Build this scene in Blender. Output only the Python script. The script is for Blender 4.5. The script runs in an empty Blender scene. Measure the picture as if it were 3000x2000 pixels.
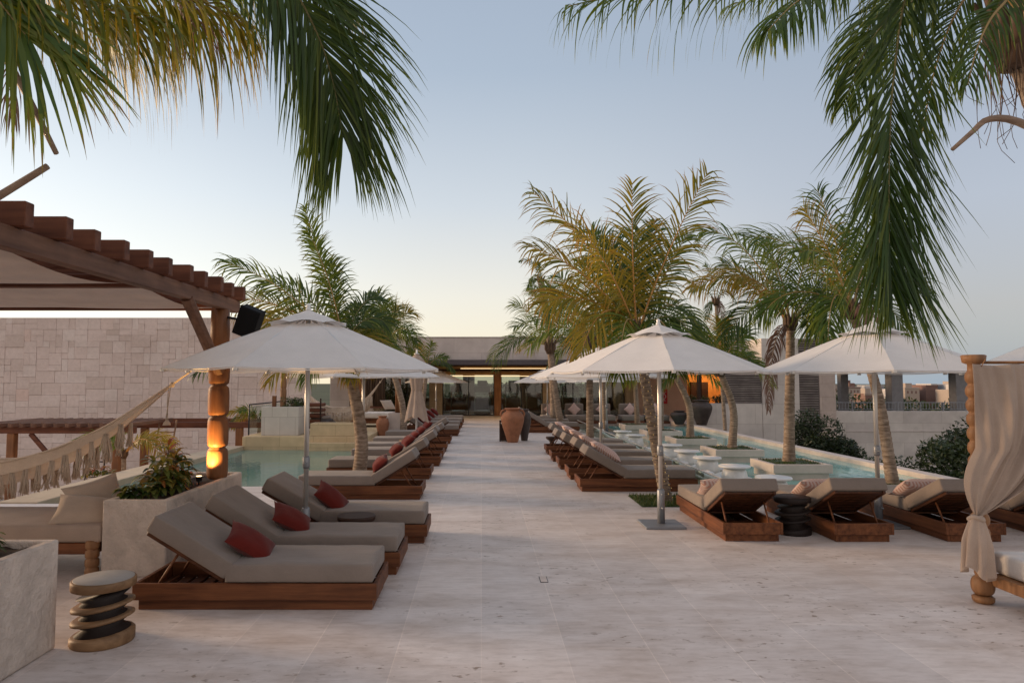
import bpy, bmesh, math, random
from mathutils import Vector, Matrix, Euler
R = math.radians
PI = math.pi
scene = bpy.context.scene
COL = scene.collection
random.seed(7)

# ------------------------------------------------------------------ materials
MATS = {}
def newmat(name):
    m = bpy.data.materials.new(name); m.use_nodes = True
    nt = m.node_tree; nt.nodes.clear()
    out = nt.nodes.new('ShaderNodeOutputMaterial')
    return m, nt, out
def N(nt, t, **kw):
    n = nt.nodes.new(t)
    for k, v in kw.items():
        if k.startswith('i_'):
            n.inputs[k[2:].replace('_', ' ')].default_value = v
        else: setattr(n, k, v)
    return n
def L(nt, a, b): nt.links.new(a, b)
def ramp(nt, fac, stops):
    r = N(nt, 'ShaderNodeValToRGB')
    el = r.color_ramp.elements
    while len(el) > 1: el.remove(el[-1])
    el[0].position = stops[0][0]; el[0].color = (*stops[0][1], 1)
    for p, c in stops[1:]:
        e = el.new(p); e.color = (*c, 1)
    L(nt, fac, r.inputs['Fac']); return r.outputs['Color']
def mixc(nt, fac, a, b, mode='MIX'):
    n = N(nt, 'ShaderNodeMix', data_type='RGBA', blend_type=mode)
    for sock, val in ((n.inputs[0], fac), (n.inputs[6], a), (n.inputs[7], b)):
        if isinstance(val, (int, float)): sock.default_value = val
        elif isinstance(val, tuple): sock.default_value = (*val, 1)
        else: L(nt, val, sock)
    return n.outputs[2]
def coords(nt, scale=(1, 1, 1), which='Object', rot=(0,0,0)):
    tc = N(nt, 'ShaderNodeTexCoord'); mp = N(nt, 'ShaderNodeMapping')
    mp.inputs['Scale'].default_value = scale; mp.inputs['Rotation'].default_value = rot
    L(nt, tc.outputs[which], mp.inputs['Vector']); return mp.outputs['Vector']
def noise(nt, vec, scale, detail=4, rough=.55):
    n = N(nt, 'ShaderNodeTexNoise'); n.inputs['Scale'].default_value = scale
    n.inputs['Detail'].default_value = detail; n.inputs['Roughness'].default_value = rough
    L(nt, vec, n.inputs['Vector']); return n.outputs['Fac']
def bumpn(nt, h, strength=.3, dist=.01):
    b = N(nt, 'ShaderNodeBump'); b.inputs['Strength'].default_value = strength
    b.inputs['Distance'].default_value = dist; L(nt, h, b.inputs['Height']); return b.outputs['Normal']
def bsdf(nt, out, color, rough=.7, normal=None, metal=0, spec=.3, **kw):
    b = N(nt, 'ShaderNodeBsdfPrincipled')
    if isinstance(color, tuple): b.inputs['Base Color'].default_value = (*color, 1)
    else: L(nt, color, b.inputs['Base Color'])
    if isinstance(rough, (int, float)): b.inputs['Roughness'].default_value = rough
    else: L(nt, rough, b.inputs['Roughness'])
    b.inputs['Metallic'].default_value = metal
    b.inputs['Specular IOR Level'].default_value = spec
    if normal: L(nt, normal, b.inputs['Normal'])
    for k, v in kw.items(): b.inputs[k.replace('_', ' ')].default_value = v
    L(nt, b.outputs[0], out.inputs['Surface']); return b

def m_plain(name, c, rough=.6, metal=0, spec=.3, var=.12, sc=6, bump=.1):
    m, nt, out = newmat(name)
    v = coords(nt); n = noise(nt, v, sc)
    lo = tuple(x * (1 - var) for x in c); hi = tuple(min(1, x * (1 + var)) for x in c)
    bsdf(nt, out, ramp(nt, n, [(.3, lo), (.7, hi)]), rough, bumpn(nt, noise(nt, v, sc * 8), bump, .004), metal, spec)
    return m
def m_wood(name, dark, light, axis='x', rough=.55, sc=1.0):
    m, nt, out = newmat(name)
    s = {'x': (.9, 14, 14), 'y': (14, .9, 14), 'z': (14, 14, .9)}[axis]
    v = coords(nt, tuple(a * sc for a in s))
    oi = N(nt, 'ShaderNodeObjectInfo')
    add = N(nt, 'ShaderNodeVectorMath', operation='ADD'); cmb = N(nt, 'ShaderNodeCombineXYZ')
    mul = N(nt, 'ShaderNodeMath', operation='MULTIPLY'); mul.inputs[1].default_value = 37
    L(nt, oi.outputs['Random'], mul.inputs[0])
    for i in range(3): L(nt, mul.outputs[0], cmb.inputs[i])
    L(nt, v, add.inputs[0]); L(nt, cmb.outputs[0], add.inputs[1])
    n1 = noise(nt, add.outputs[0], 1.2, 6, .65)
    v2 = coords(nt, (1.3, 1.3, 1.3)); n2 = noise(nt, v2, 2.2, 3)
    c = ramp(nt, n1, [(.28, dark), (.5, tuple((a + b) / 2 for a, b in zip(dark, light))), (.72, light)])
    c2 = mixc(nt, .55, c, ramp(nt, n2, [(.3, (.55, .5, .5)), (.7, (1.15, 1.1, 1.05))]), 'MULTIPLY')
    bsdf(nt, out, c2, rough, bumpn(nt, n1, .35, .004), spec=.25)
    return m
def m_fabric(name, c, var=.1, weave=260, bump=.25, transl=0, rough=.95, stripes=None):
    m, nt, out = newmat(name)
    v = coords(nt); n = noise(nt, v, 3.5, 3)
    oi = N(nt, 'ShaderNodeObjectInfo')
    lo = tuple(x * (1 - var) for x in c); hi = tuple(min(1, x * (1 + var)) for x in c)
    col = ramp(nt, n, [(.25, lo), (.75, hi)])
    w = noise(nt, v, weave, 1)
    col = mixc(nt, .5, col, ramp(nt, w, [(.3, (.82, .82, .82)), (.7, (1.1, 1.1, 1.1))]), 'MULTIPLY')
    col = mixc(nt, .12, col, ramp(nt, oi.outputs['Random'], [(0, (.6, .6, .6)), (1, (1.3, 1.3, 1.3))]), 'MULTIPLY')
    if stripes:
        wv = N(nt, 'ShaderNodeTexWave', wave_type='BANDS', bands_direction='DIAGONAL'); wv.inputs['Scale'].default_value = stripes[1]
        wv.inputs['Distortion'].default_value = 1.2
        L(nt, v, wv.inputs['Vector']); col = mixc(nt, ramp(nt, wv.outputs['Fac'], [(.4, (0, 0, 0)), (.6, (1, 1, 1))]), col, stripes[0])
    nf = noise(nt, coords(nt, (1, 2.4, 2.4)), 5, 3, .6)
    ad = N(nt, 'ShaderNodeMath', operation='MULTIPLY_ADD'); ad.inputs[1].default_value = 5.0
    L(nt, nf, ad.inputs[0]); L(nt, w, ad.inputs[2])
    nrm = bumpn(nt, ad.outputs[0], bump, .006)
    b = bsdf(nt, out, col, rough, nrm, spec=.1, Sheen_Weight=.15)
    if transl:
        t = N(nt, 'ShaderNodeBsdfTranslucent'); L(nt, col, t.inputs['Color'])
        mx = N(nt, 'ShaderNodeMixShader'); mx.inputs[0].default_value = transl
        L(nt, b.outputs[0], mx.inputs[1]); L(nt, t.outputs[0], mx.inputs[2]); L(nt, mx.outputs[0], out.inputs['Surface'])
    return m
def m_leaf(name, green, yellow, brown, transl=.35, rough=.45, amount=0.0):
    m, nt, out = newmat(name)
    at = N(nt, 'ShaderNodeAttribute'); at.attribute_name = 'tint'
    oi = N(nt, 'ShaderNodeObjectInfo')
    sh = N(nt, 'ShaderNodeMath', operation='MULTIPLY_ADD'); sh.inputs[1].default_value = .22; sh.inputs[2].default_value = -.11 + amount
    L(nt, oi.outputs['Random'], sh.inputs[0])
    ad = N(nt, 'ShaderNodeMath', operation='ADD'); L(nt, at.outputs['Fac'], ad.inputs[0]); L(nt, sh.outputs[0], ad.inputs[1])
    dk = tuple(x * .45 for x in green)
    col = ramp(nt, ad.outputs[0], [(0, dk), (.3, green), (.65, yellow), (.95, brown)])
    b = bsdf(nt, out, col, rough, spec=.35)
    t = N(nt, 'ShaderNodeBsdfTranslucent'); L(nt, mixc(nt, .4, col, yellow), t.inputs['Color'])
    mx = N(nt, 'ShaderNodeMixShader'); mx.inputs[0].default_value = transl
    L(nt, b.outputs[0], mx.inputs[1]); L(nt, t.outputs[0], mx.inputs[2]); L(nt, mx.outputs[0], out.inputs['Surface'])
    return m
def m_emit(name, c, s):
    m, nt, out = newmat(name); e = N(nt, 'ShaderNodeEmission')
    e.inputs['Color'].default_value = (*c, 1); e.inputs['Strength'].default_value = s
    L(nt, e.outputs[0], out.inputs['Surface']); return m
def m_floor():
    m, nt, out = newmat('travertine_paving')
    v = coords(nt, rot=(0, 0, R(90)))
    br = N(nt, 'ShaderNodeTexBrick'); L(nt, v, br.inputs['Vector'])
    br.inputs['Scale'].default_value = 1; br.inputs['Brick Width'].default_value = 1.15; br.inputs['Row Height'].default_value = .55
    br.inputs['Mortar Size'].default_value = .005; br.inputs['Mortar Smooth'].default_value = .6
    br.inputs['Color1'].default_value = (.93, .93, .935, 1); br.inputs['Color2'].default_value = (1.05, 1.04, 1.03, 1)
    br.inputs['Mortar'].default_value = (1.13, 1.12, 1.10, 1); br.offset = .37
    n1 = noise(nt, coords(nt, (1, 2.2, 1)), 1.6, 6, .62)
    base = ramp(nt, n1, [(.28, (.50, .41, .35)), (.5, (.63, .55, .50)), (.72, (.71, .64, .595))])
    n2 = noise(nt, coords(nt, (1, 3.5, 1)), 6, 5, .7)
    base = mixc(nt, .5, base, ramp(nt, n2, [(.33, (.72, .68, .64)), (.55, (1.05, 1.05, 1.05))]), 'MULTIPLY')
    # scattered worn brown pits
    n3 = noise(nt, coords(nt, (1, 1.6, 1)), 11, 3, .6); n4 = noise(nt, coords(nt), .9, 2)
    pit = N(nt, 'ShaderNodeMath', operation='MULTIPLY')
    L(nt, ramp(nt, n3, [(.60, (0, 0, 0)), (.68, (1, 1, 1))]), pit.inputs[0]); L(nt, ramp(nt, n4, [(.44, (0, 0, 0)), (.62, (1, 1, 1))]), pit.inputs[1])
    base = mixc(nt, pit.outputs[0], base, (.26, .19, .14))
    col = mixc(nt, 1, base, br.outputs['Color'], 'MULTIPLY')
    h = N(nt, 'ShaderNodeMath', operation='SUBTRACT'); L(nt, n2, h.inputs[0]); L(nt, br.outputs['Fac'], h.inputs[1])
    bsdf(nt, out, col, ramp(nt, n2, [(.3, (.42, .42, .42)), (.7, (.62, .62, .62))]), bumpn(nt, h.outputs[0], .12, .006), spec=.35)
    return m
def m_stone(name, c, sc=5, joints=None, bump=.5, var=.14, dirt=.3):
    m, nt, out = newmat(name)
    v = coords(nt); n1 = noise(nt, v, sc, 6, .65); n2 = noise(nt, v, .8, 3)
    lo = tuple(x * (1 - var) for x in c); hi = tuple(min(1, x * (1 + var)) for x in c)
    col = ramp(nt, n1, [(.3, lo), (.7, hi)])
    col = mixc(nt, dirt, col, ramp(nt, n2, [(.3, (.6, .56, .52)), (.65, (1.1, 1.08, 1.05))]), 'MULTIPLY')
    h = n1
    if joints:
        br = N(nt, 'ShaderNodeTexBrick'); L(nt, coords(nt, rot=(R(90), 0, 0) if joints[2] == 'y' else (R(90), 0, R(90))), br.inputs['Vector'])
        br.inputs['Scale'].default_value = 1; br.inputs['Brick Width'].default_value = joints[0]; br.inputs['Row Height'].default_value = joints[1]
        br.inputs['Mortar Size'].default_value = .006
        br.inputs['Color1'].default_value = (.92, .9, .9, 1); br.inputs['Color2'].default_value = (1.05, 1.04, 1.02, 1); br.inputs['Mortar'].default_value = (.7, .66, .62, 1)
        col = mixc(nt, 1, col, br.outputs['Color'], 'MULTIPLY')
    if bump > .8:
        hh = N(nt, 'ShaderNodeMath', operation='ADD'); L(nt, noise(nt, v, 22, 5, .7), hh.inputs[0]); L(nt, noise(nt, v, 6, 3), hh.inputs[1]); h = hh.outputs[0]
    bsdf(nt, out, col, .85, bumpn(nt, h, bump, .03 if bump > .8 else .012), spec=.2)
    return m
def m_blocks():
    m, nt, out = newmat('ashlar_limestone')
    at = N(nt, 'ShaderNodeAttribute'); at.attribute_name = 'tint'
    v = coords(nt); n1 = noise(nt, v, 7, 6, .7)
    base = ramp(nt, at.outputs['Fac'], [(0, (.55, .45, .39)), (.5, (.655, .54, .485)), (.8, (.68, .585, .53)), (1, (.68, .52, .45))])
    col = mixc(nt, .6, base, ramp(nt, n1, [(.3, (.8, .78, .75)), (.7, (1.12, 1.1, 1.1))]), 'MULTIPLY')
    n2 = noise(nt, coords(nt, (.3, 1, .9)), 1.1, 4)
    col = mixc(nt, .5, col, ramp(nt, n2, [(.35, (.8, .78, .76)), (.6, (1.05, 1.05, 1.05))]), 'MULTIPLY')
    bsdf(nt, out, col, .9, bumpn(nt, n1, .7, .02), spec=.15)
    return m
def m_water(name, deep, shallow, sc=2.5):
    m, nt, out = newmat(name)
    v = coords(nt, (1, .6, 1)); n = noise(nt, v, sc, 3, .5); n2 = noise(nt, v, sc * 4, 2)
    ad = N(nt, 'ShaderNodeMath', operation='MULTIPLY_ADD'); ad.inputs[1].default_value = .3; L(nt, n2, ad.inputs[0]); L(nt, n, ad.inputs[2])
    big = noise(nt, coords(nt), .35, 2)
    col = ramp(nt, big, [(.35, deep), (.65, shallow)])
    b = bsdf(nt, out, col, .08, bumpn(nt, ad.outputs[0], .22, .03), spec=.5)
    return m
def m_glass(name, tint=(.85, .93, .9), amt=.16):
    m, nt, out = newmat(name)
    t = N(nt, 'ShaderNodeBsdfTransparent'); t.inputs['Color'].default_value = (*tint, 1)
    g = N(nt, 'ShaderNodeBsdfGlossy'); g.inputs['Roughness'].default_value = .03
    fr = N(nt, 'ShaderNodeFresnel'); fr.inputs['IOR'].default_value = 1.5
    ad = N(nt, 'ShaderNodeMath', operation='ADD'); ad.inputs[1].default_value = amt * .4; L(nt, fr.outputs[0], ad.inputs[0])
    mx = N(nt, 'ShaderNodeMixShader'); L(nt, ad.outputs[0], mx.inputs[0]); L(nt, t.outputs[0], mx.inputs[1]); L(nt, g.outputs[0], mx.inputs[2])
    L(nt, mx.outputs[0], out.inputs['Surface']); return m
def m_clear(name):
    m, nt, out = newmat(name); t = N(nt, 'ShaderNodeBsdfTransparent'); t.inputs['Color'].default_value = (.88, .95, .93, 1)
    g = N(nt, 'ShaderNodeBsdfGlossy'); g.inputs['Roughness'].default_value = .05; mx = N(nt, 'ShaderNodeMixShader'); mx.inputs[0].default_value = .09
    L(nt, t.outputs[0], mx.inputs[1]); L(nt, g.outputs[0], mx.inputs[2]); L(nt, mx.outputs[0], out.inputs['Surface']); return m
def m_trunk():
    m, nt, out = newmat('palm_bark')
    at = N(nt, 'ShaderNodeAttribute'); at.attribute_name = 'tint'
    n1 = noise(nt, coords(nt, (5, 5, 18)), 1.6, 5, .7)
    n0 = noise(nt, coords(nt, (1, 1, 1.5)), 5, 3)
    c = ramp(nt, n1, [(.3, (.13, .09, .06)), (.5, (.30, .23, .175)), (.75, (.44, .36, .29))])
    c = mixc(nt, .5, c, ramp(nt, n0, [(.35, (.6, .55, .5)), (.6, (1.1, 1.08, 1.05))]), 'MULTIPLY')
    c = mixc(nt, at.outputs['Fac'], c, (.07, .045, .03))
    bsdf(nt, out, c, .9, bumpn(nt, n1, .8, .02), spec=.1); return m

FLOOR = m_floor()
WOODX = m_wood('teak_x', (.055, .017, .007), (.235, .088, .034), 'x')
WOODY = m_wood('teak_y', (.055, .017, .007), (.235, .088, .034), 'y')
WOODZ = m_wood('teak_z', (.16, .07, .03), (.36, .18, .08), 'z')
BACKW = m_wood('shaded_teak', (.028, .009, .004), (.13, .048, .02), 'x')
PERGX = m_wood('pergola_timber_x', (.07, .022, .012), (.22, .085, .045), 'x', .6, .8)
PERGY = m_wood('pergola_timber_y', (.10, .05, .035), (.26, .14, .09), 'y', .6, .8)
PERGZ = m_wood('pergola_timber_z', (.13, .05, .022), (.33, .15, .065), 'z', .5, .8)
BEADW = m_wood('turned_oak', (.17, .08, .035), (.36, .19, .09), 'z', .5)
DARKW = m_wood('dark_stained_wood', (.02, .01, .008), (.07, .035, .022), 'x')
TAUPE = m_fabric('taupe_canvas', (.225, .183, .155))
REDF = m_fabric('brick_red_weave', (.115, .014, .010), weave=150)
PINKF = m_fabric('pink_knit', (.50, .28, .23), stripes=((.62, .5, .45), 14), weave=90)
CREAMF = m_fabric('cream_linen', (.47, .36, .285), transl=.2)
PILLF = m_fabric('sand_linen', (.45, .35, .27))
WHITEF = m_fabric('white_canvas', (.72, .66, .60))
CANOPY = m_fabric('umbrella_canvas', (.80, .76, .72), var=.05, transl=.2, bump=.12)
SHADEF = m_fabric('shade_cloth', (.62, .5, .42), transl=.35)
ROPEF = m_fabric('hammock_cotton', (.66, .54, .43), weave=120, bump=.6, transl=.1)
WHITEM = m_plain('white_metal', (.75, .74, .72), .35, .1, var=.03)
GREYM = m_plain('grey_metal', (.25, .26, .28), .45, .5, var=.06)
SILVER = m_plain('brushed_aluminium', (.62, .6, .57), .35, .6, var=.04)
BLACK = m_plain('black_grille', (.004, .004, .005), .9)
DARKM = m_plain('dark_machine', (.03, .03, .035), .4, .2)
PLANTER = m_stone('rough_limestone', (.62, .53, .46), 7, None, 1.0, .16, .4)
POOLBOX = m_stone('smooth_limestone', (.60, .52, .46), 4, None, .25, .1)
WALLST = m_stone('pale_stucco', (.60, .55, .51), 2.5, (1.6, .8, 'y'), .25, .08, .35)
PARAPET = m_stone('concrete_parapet', (.58, .52, .49), 2, (2.4, 3.0, 'y'), .2, .08, .4)
COPING = m_stone('coping_travertine_lit', (.56, .44, .31), 5, None, .2, .1)  # golden glow of the underwater pool lights is put into this tan
COPINGR = m_stone('coping_pale', (.62, .53, .47), 5, None, .2, .1)
GOLDST = m_stone('golden_travertine', (.60, .46, .28), 4, (.9, .3, 'y'), .2, .1)
TAN = m_stone('tan_travertine_pier', (.38, .30, .20), 3, (3, .6, 'y'), .2, .1)
PINKW = m_stone('pink_render', (.52, .38, .30), 2, None, .15, .08)
BLOCKS = m_blocks()
WATERL = m_water('pool_water_left', (.10, .24, .21), (.17, .32, .26))
WATERR = m_water('pool_water_right', (.12, .42, .40), (.26, .52, .46))
SHALLOW = m_water('ledge_water', (.30, .33, .26), (.38, .38, .30))
SOIL = m_plain('soil', (.05, .032, .02), .95, var=.4, sc=20, bump=.8)
GRASS = m_leaf('grass_blades', (.045, .085, .018), (.11, .14, .03), (.2, .15, .06), .25)
TRUNK = m_trunk()
FIBRE = m_wood('coir_fibre', (.04, .022, .014), (.17, .11, .07), 'z')
PETIOLE = m_plain('petiole', (.34, .23, .09), .55, var=.25, sc=3)
PETIOLEG = m_plain('petiole_green', (.15, .13, .05), .55, var=.25, sc=3)
PETIOLEO = m_plain('petiole_orange', (.48, .24, .07), .5, var=.2, sc=3)
DEADP = m_wood('dead_petiole', (.20, .13, .09), (.42, .31, .22), 'x')
FRONDG = m_leaf('frond_green', (.050, .105, .010), (.21, .235, .018), (.28, .14, .05), .36)
FRONDY = m_leaf('frond_yellow', (.075, .12, .010), (.36, .25, .018), (.42, .18, .035), .42, amount=.12)
FRONDD = m_leaf('frond_dark', (.036, .078, .009), (.15, .18, .016), (.2, .12, .05), .3)
FRONDX = m_leaf('frond_dry', (.12, .085, .045), (.22, .14, .085), (.2, .11, .08), .25, amount=.3)
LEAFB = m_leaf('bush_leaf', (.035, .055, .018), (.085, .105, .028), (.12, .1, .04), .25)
LEAFC = m_leaf('croton_leaf', (.05, .095, .022), (.26, .24, .05), (.34, .09, .03), .3, .3)
TERRA = m_plain('terracotta', (.30, .13, .07), .8, var=.18, sc=9, bump=.3)
DARKPOT = m_plain('dark_glazed_pot', (.06, .045, .04), .5, var=.2)
GLASS = m_glass('clear_glass'); CLEARG = m_clear('fence_glass')
GLASSD = m_glass('window_glass', (.62, .68, .64), .12)
LOUVRE = m_wood('grey_louvre', (.10, .085, .08), (.27, .235, .215), 'x')
STRIP = m_emit('warm_led_strip', (1, .70, .36), 1.7)
LAMPW = m_emit('warm_lamp', (1, .66, .28), 9)
ORANGEW = m_plain('amber_lit_wall', (.62, .30, .08), .8)  # the room's orange lamplight is painted into the wall colour
CEIL = m_wood('ceiling_boards', (.30, .17, .06), (.46, .28, .11), 'x')
INNER = m_plain('interior_wall', (.16, .12, .09), .9)
SIGNR = m_plain('sign_red', (.40, .02, .03), .5)
CITYW = [m_plain('city_white', (.50, .46, .43), .9), m_plain('city_tan', (.38, .31, .26), .9), m_plain('city_brown', (.20, .12, .10), .9), m_plain('city_grey', (.28, .28, .30), .9)]
GROUND = m_plain('land', (.045, .06, .03), 1, var=.4, sc=.05)
CONC = m_plain('grey_concrete', (.20, .19, .19), .9)
LOWERG = m_stone('lower_paving', (.40, .34, .30), 3)
BRONZE = m_plain('table_stone', (.30, .27, .24), .5)
WAVW = m_wood('waxed_beech', (.13, .07, .033), (.29, .175, .09), 'x', .55)
WAVD = m_plain('scorched_wood', (.018, .011, .009), .6)

# ------------------------------------------------------------------ mesh builder
_rb = {}
def _rbox(sx, sy, sz, r, seg):
    key = (round(sx, 4), round(sy, 4), round(sz, 4), r, seg)
    if key not in _rb:
        bm = bmesh.new(); bmesh.ops.create_cube(bm, size=1)
        for v in bm.verts: v.co = Vector((v.co.x * sx, v.co.y * sy, v.co.z * sz))
        bmesh.ops.bevel(bm, geom=bm.edges[:], offset=r, segments=seg, profile=.5, affect='EDGES')
        _rb[key] = ([v.co.copy() for v in bm.verts], [[v.index for v in f.verts] for f in bm.faces]); bm.free()
    return _rb[key]
class MB:
    def __init__(s): s.v = []; s.f = []; s.m = []; s.s = []; s.c = []
    def add(s, vs, fs, m=0, smooth=False, col=.5):
        o = len(s.v); s.v.extend(Vector(p) for p in vs)
        for i, f in enumerate(fs):
            s.f.append([o + k for k in f]); s.m.append(m); s.s.append(smooth)
            s.c.append(col[i] if isinstance(col, list) else col)
    def box(s, x0, x1, y0, y1, z0, z1, r=.004, m=0, seg=1, rot=None, smooth=False, col=.5):
        c = Vector(((x0 + x1) / 2, (y0 + y1) / 2, (z0 + z1) / 2))
        d = (abs(x1 - x0), abs(y1 - y0), abs(z1 - z0))
        r = min(r, min(d) * .45)
        vs, fs = _rbox(*d, r, seg)
        s.add([(rot @ v if rot else v) + c for v in vs], fs, m, smooth, col)
    def quad(s, a, b, c, d, m=0, col=.5): s.add([a, b, c, d], [[0, 1, 2, 3]], m, False, col)
    def tube(s, pts, rad, n=8, m=0, caps=True, smooth=True, col=.5):
        pts = [Vector(p) for p in pts]; k = len(pts)
        if isinstance(rad, (int, float)): rad = [rad] * k
        vs = []; prev = None
        for i, p in enumerate(pts):
            t = (pts[min(i + 1, k - 1)] - pts[max(i - 1, 0)]).normalized()
            if prev is None:
                a = Vector((0, 0, 1)) if abs(t.z) < .9 else Vector((1, 0, 0))
                prev = t.cross(a).normalized()
            u = (prev - t * prev.dot(t)).normalized(); w = t.cross(u); prev = u
            for j in range(n):
                an = 2 * PI * j / n; vs.append(p + (u * math.cos(an) + w * math.sin(an)) * rad[i])
        fs = []; cs = []
        for i in range(k - 1):
            for j in range(n):
                a = i * n + j; b = i * n + (j + 1) % n; fs.append([a, b, b + n, a + n])
                cs.append(col[i] if isinstance(col, list) else col)
        if caps:
            fs.append(list(range(n))[::-1]); fs.append([(k - 1) * n + j for j in range(n)])
            cs += [cs[0], cs[-1]]
        s.add(vs, fs, m, smooth, cs)
    def lathe(s, prof, c=(0, 0, 0), n=24, m=0, smooth=True, tilt=None, col=.5):
        c = Vector(c); vs = []
        for i, (r, z) in enumerate(prof):
            for j in range(n):
                an = 2 * PI * j / n; p = Vector((r * math.cos(an), r * math.sin(an), z))
                if tilt: p.z += tilt[i][0] * p.x + tilt[i][1] * p.y
                vs.append(p + c)
        fs = []
        for i in range(len(prof) - 1):
            for j in range(n):
                a = i * n + j; b = i * n + (j + 1) % n; fs.append([a, b, b + n, a + n])
        fs.append(list(range(n))[::-1]); fs.append([(len(prof) - 1) * n + j for j in range(n)])
        s.add(vs, fs, m, smooth, col)
    def grid(s, rows, m=0, smooth=True, col=.5, close=False):
        nu = len(rows); nv = len(rows[0]); vs = [p for r in rows for p in r]; fs = []
        for i in range(nu - 1):
            for j in range(nv if close else nv - 1):
                j2 = (j + 1) % nv
                fs.append([i * nv + j, i * nv + j2, (i + 1) * nv + j2, (i + 1) * nv + j])
        s.add(vs, fs, m, smooth, col)
    def build(s, name, mats, parent=None, loc=None, rz=0):
        me = bpy.data.meshes.new(name)
        me.from_pydata([tuple(v) for v in s.v], [], s.f)
        if not isinstance(mats, (list, tuple)): mats = [mats]
        for m in mats: me.materials.append(m)
        me.polygons.foreach_set('material_index', s.m)
        me.polygons.foreach_set('use_smooth', s.s)
        ca = me.color_attributes.new('tint', 'FLOAT_COLOR', 'CORNER')
        buf = []
        for p in me.polygons:
            v = s.c[p.index]; buf.extend([v, v, v, 1] * p.loop_total)
        ca.data.foreach_set('color', buf)
        me.update()
        o = bpy.data.objects.new(name, me); COL.objects.link(o)
        if parent: o.parent = parent
        if loc: o.location = loc
        if rz: o.rotation_euler.z = rz
        return o
def tag(o, label=None, cat=None, group=None, kind=None):
    if label: o['label'] = label
    if cat: o['category'] = cat
    if group: o['group'] = group
    if kind: o['kind'] = kind
    return o
def empty(name, loc=(0, 0, 0), rz=0):
    o = bpy.data.objects.new(name, None); COL.objects.link(o); o.location = loc; o.rotation_euler.z = rz
    o.empty_display_size = .1; return o
def dup(root):
    def cp(o, par):
        c = o.copy(); COL.objects.link(c); c.parent = par
        for ch in list(o.children): cp(ch, c)
        return c
    return cp(root, None)
def struct(mb, name, mats, loc=None): return tag(mb.build(name, mats, None, loc), kind='structure')
def bez(p0, p1, p2, n):
    p0, p1, p2 = Vector(p0), Vector(p1), Vector(p2)
    return [(p0 * (1 - t) ** 2 + p1 * 2 * t * (1 - t) + p2 * t * t) for t in [i / (n - 1) for i in range(n)]]
def catmull(P, n):
    P = [Vector(p) for p in P]; P = [P[0] * 2 - P[1]] + P + [P[-1] * 2 - P[-2]]
    out = []; seg = len(P) - 3
    for i in range(n):
        t = i / (n - 1) * seg; k = min(int(t), seg - 1); u = t - k
        a, b, c, d = P[k:k + 4]
        out.append(.5 * ((2 * b) + (c - a) * u + (2 * a - 5 * b + 4 * c - d) * u * u + (3 * b - a - 3 * c + d) * u ** 3))
    return out

# ------------------------------------------------------------------ setting
def rect(mb, x0, x1, y0, y1, z, m=0): mb.quad((x0, y0, z), (x1, y0, z), (x1, y1, z), (x0, y1, z), m)
mb = MB(); S = 1400
rect(mb, -S, S, -200, S * 2, -9); struct(mb, 'ground', GROUND)
# deck: non-overlapping slabs around the two pools
mb = MB()
def slab(x0, x1, y0, y1, z=0, t=.5): mb.box(x0, x1, y0, y1, z - t, z, r=.003)
slab(-6.9, 14.0, -3, 9.9)
slab(-4.2, 3.62, 9.9, 11.5)
slab(-3.05, 3.62, 11.5, 30)
slab(6.35, 7.6, 9.9, 12.1)
slab(-3.05, 14.0, 30, 37.0)
slab(3.62, 6.35, 9.9, 10.35)
struct(mb, 'terrace_floor', FLOOR)
# left pool
mb = MB(); rect(mb, -6.36, -3.05, 11.5, 18.4, -.09); rect(mb, -6.36, -4.2, 9.9, 11.5, -.09); struct(mb, 'pool_water', WATERL)
mb = MB(); mb.box(-6.95, -6.36, 9.9, 18.4, -2.8, .02, r=.01); tag(struct(mb, 'pool_coping', COPING))
mb = MB()
mb.box(-6.4, -3.05, 18.4, 27, -2.8, .27, r=.01)
mb.box(-4.6, -3.05, 18.15, 18.4, -.3, .12, r=.01)
struct(mb, 'raised_platform', GOLDST)
mb = MB(); mb.box(-40, -6.95, -3, 34, -3.2, -2.8, r=.01); struct(mb, 'lower_terrace', LOWERG)
# right pool
mb = MB(); rect(mb, 5.0, 8.28, 10.4, 28, -.08); rect(mb, 7.6, 8.28, 9.9, 10.4, -.08); struct(mb, 'pool_water', WATERR)
mb = MB(); rect(mb, 3.62, 5.0, 10.35, 27, -.083); struct(mb, 'pool_ledge_water', SHALLOW)
mb = MB(); mb.box(8.28, 8.55, 9.9, 30, -3, .015, r=.01); struct(mb, 'pool_coping', COPINGR)
mb = MB(); mb.box(8.55, 60, 2, 60, -3.4, -3, r=.01); struct(mb, 'garden_ground', GROUND)

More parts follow.
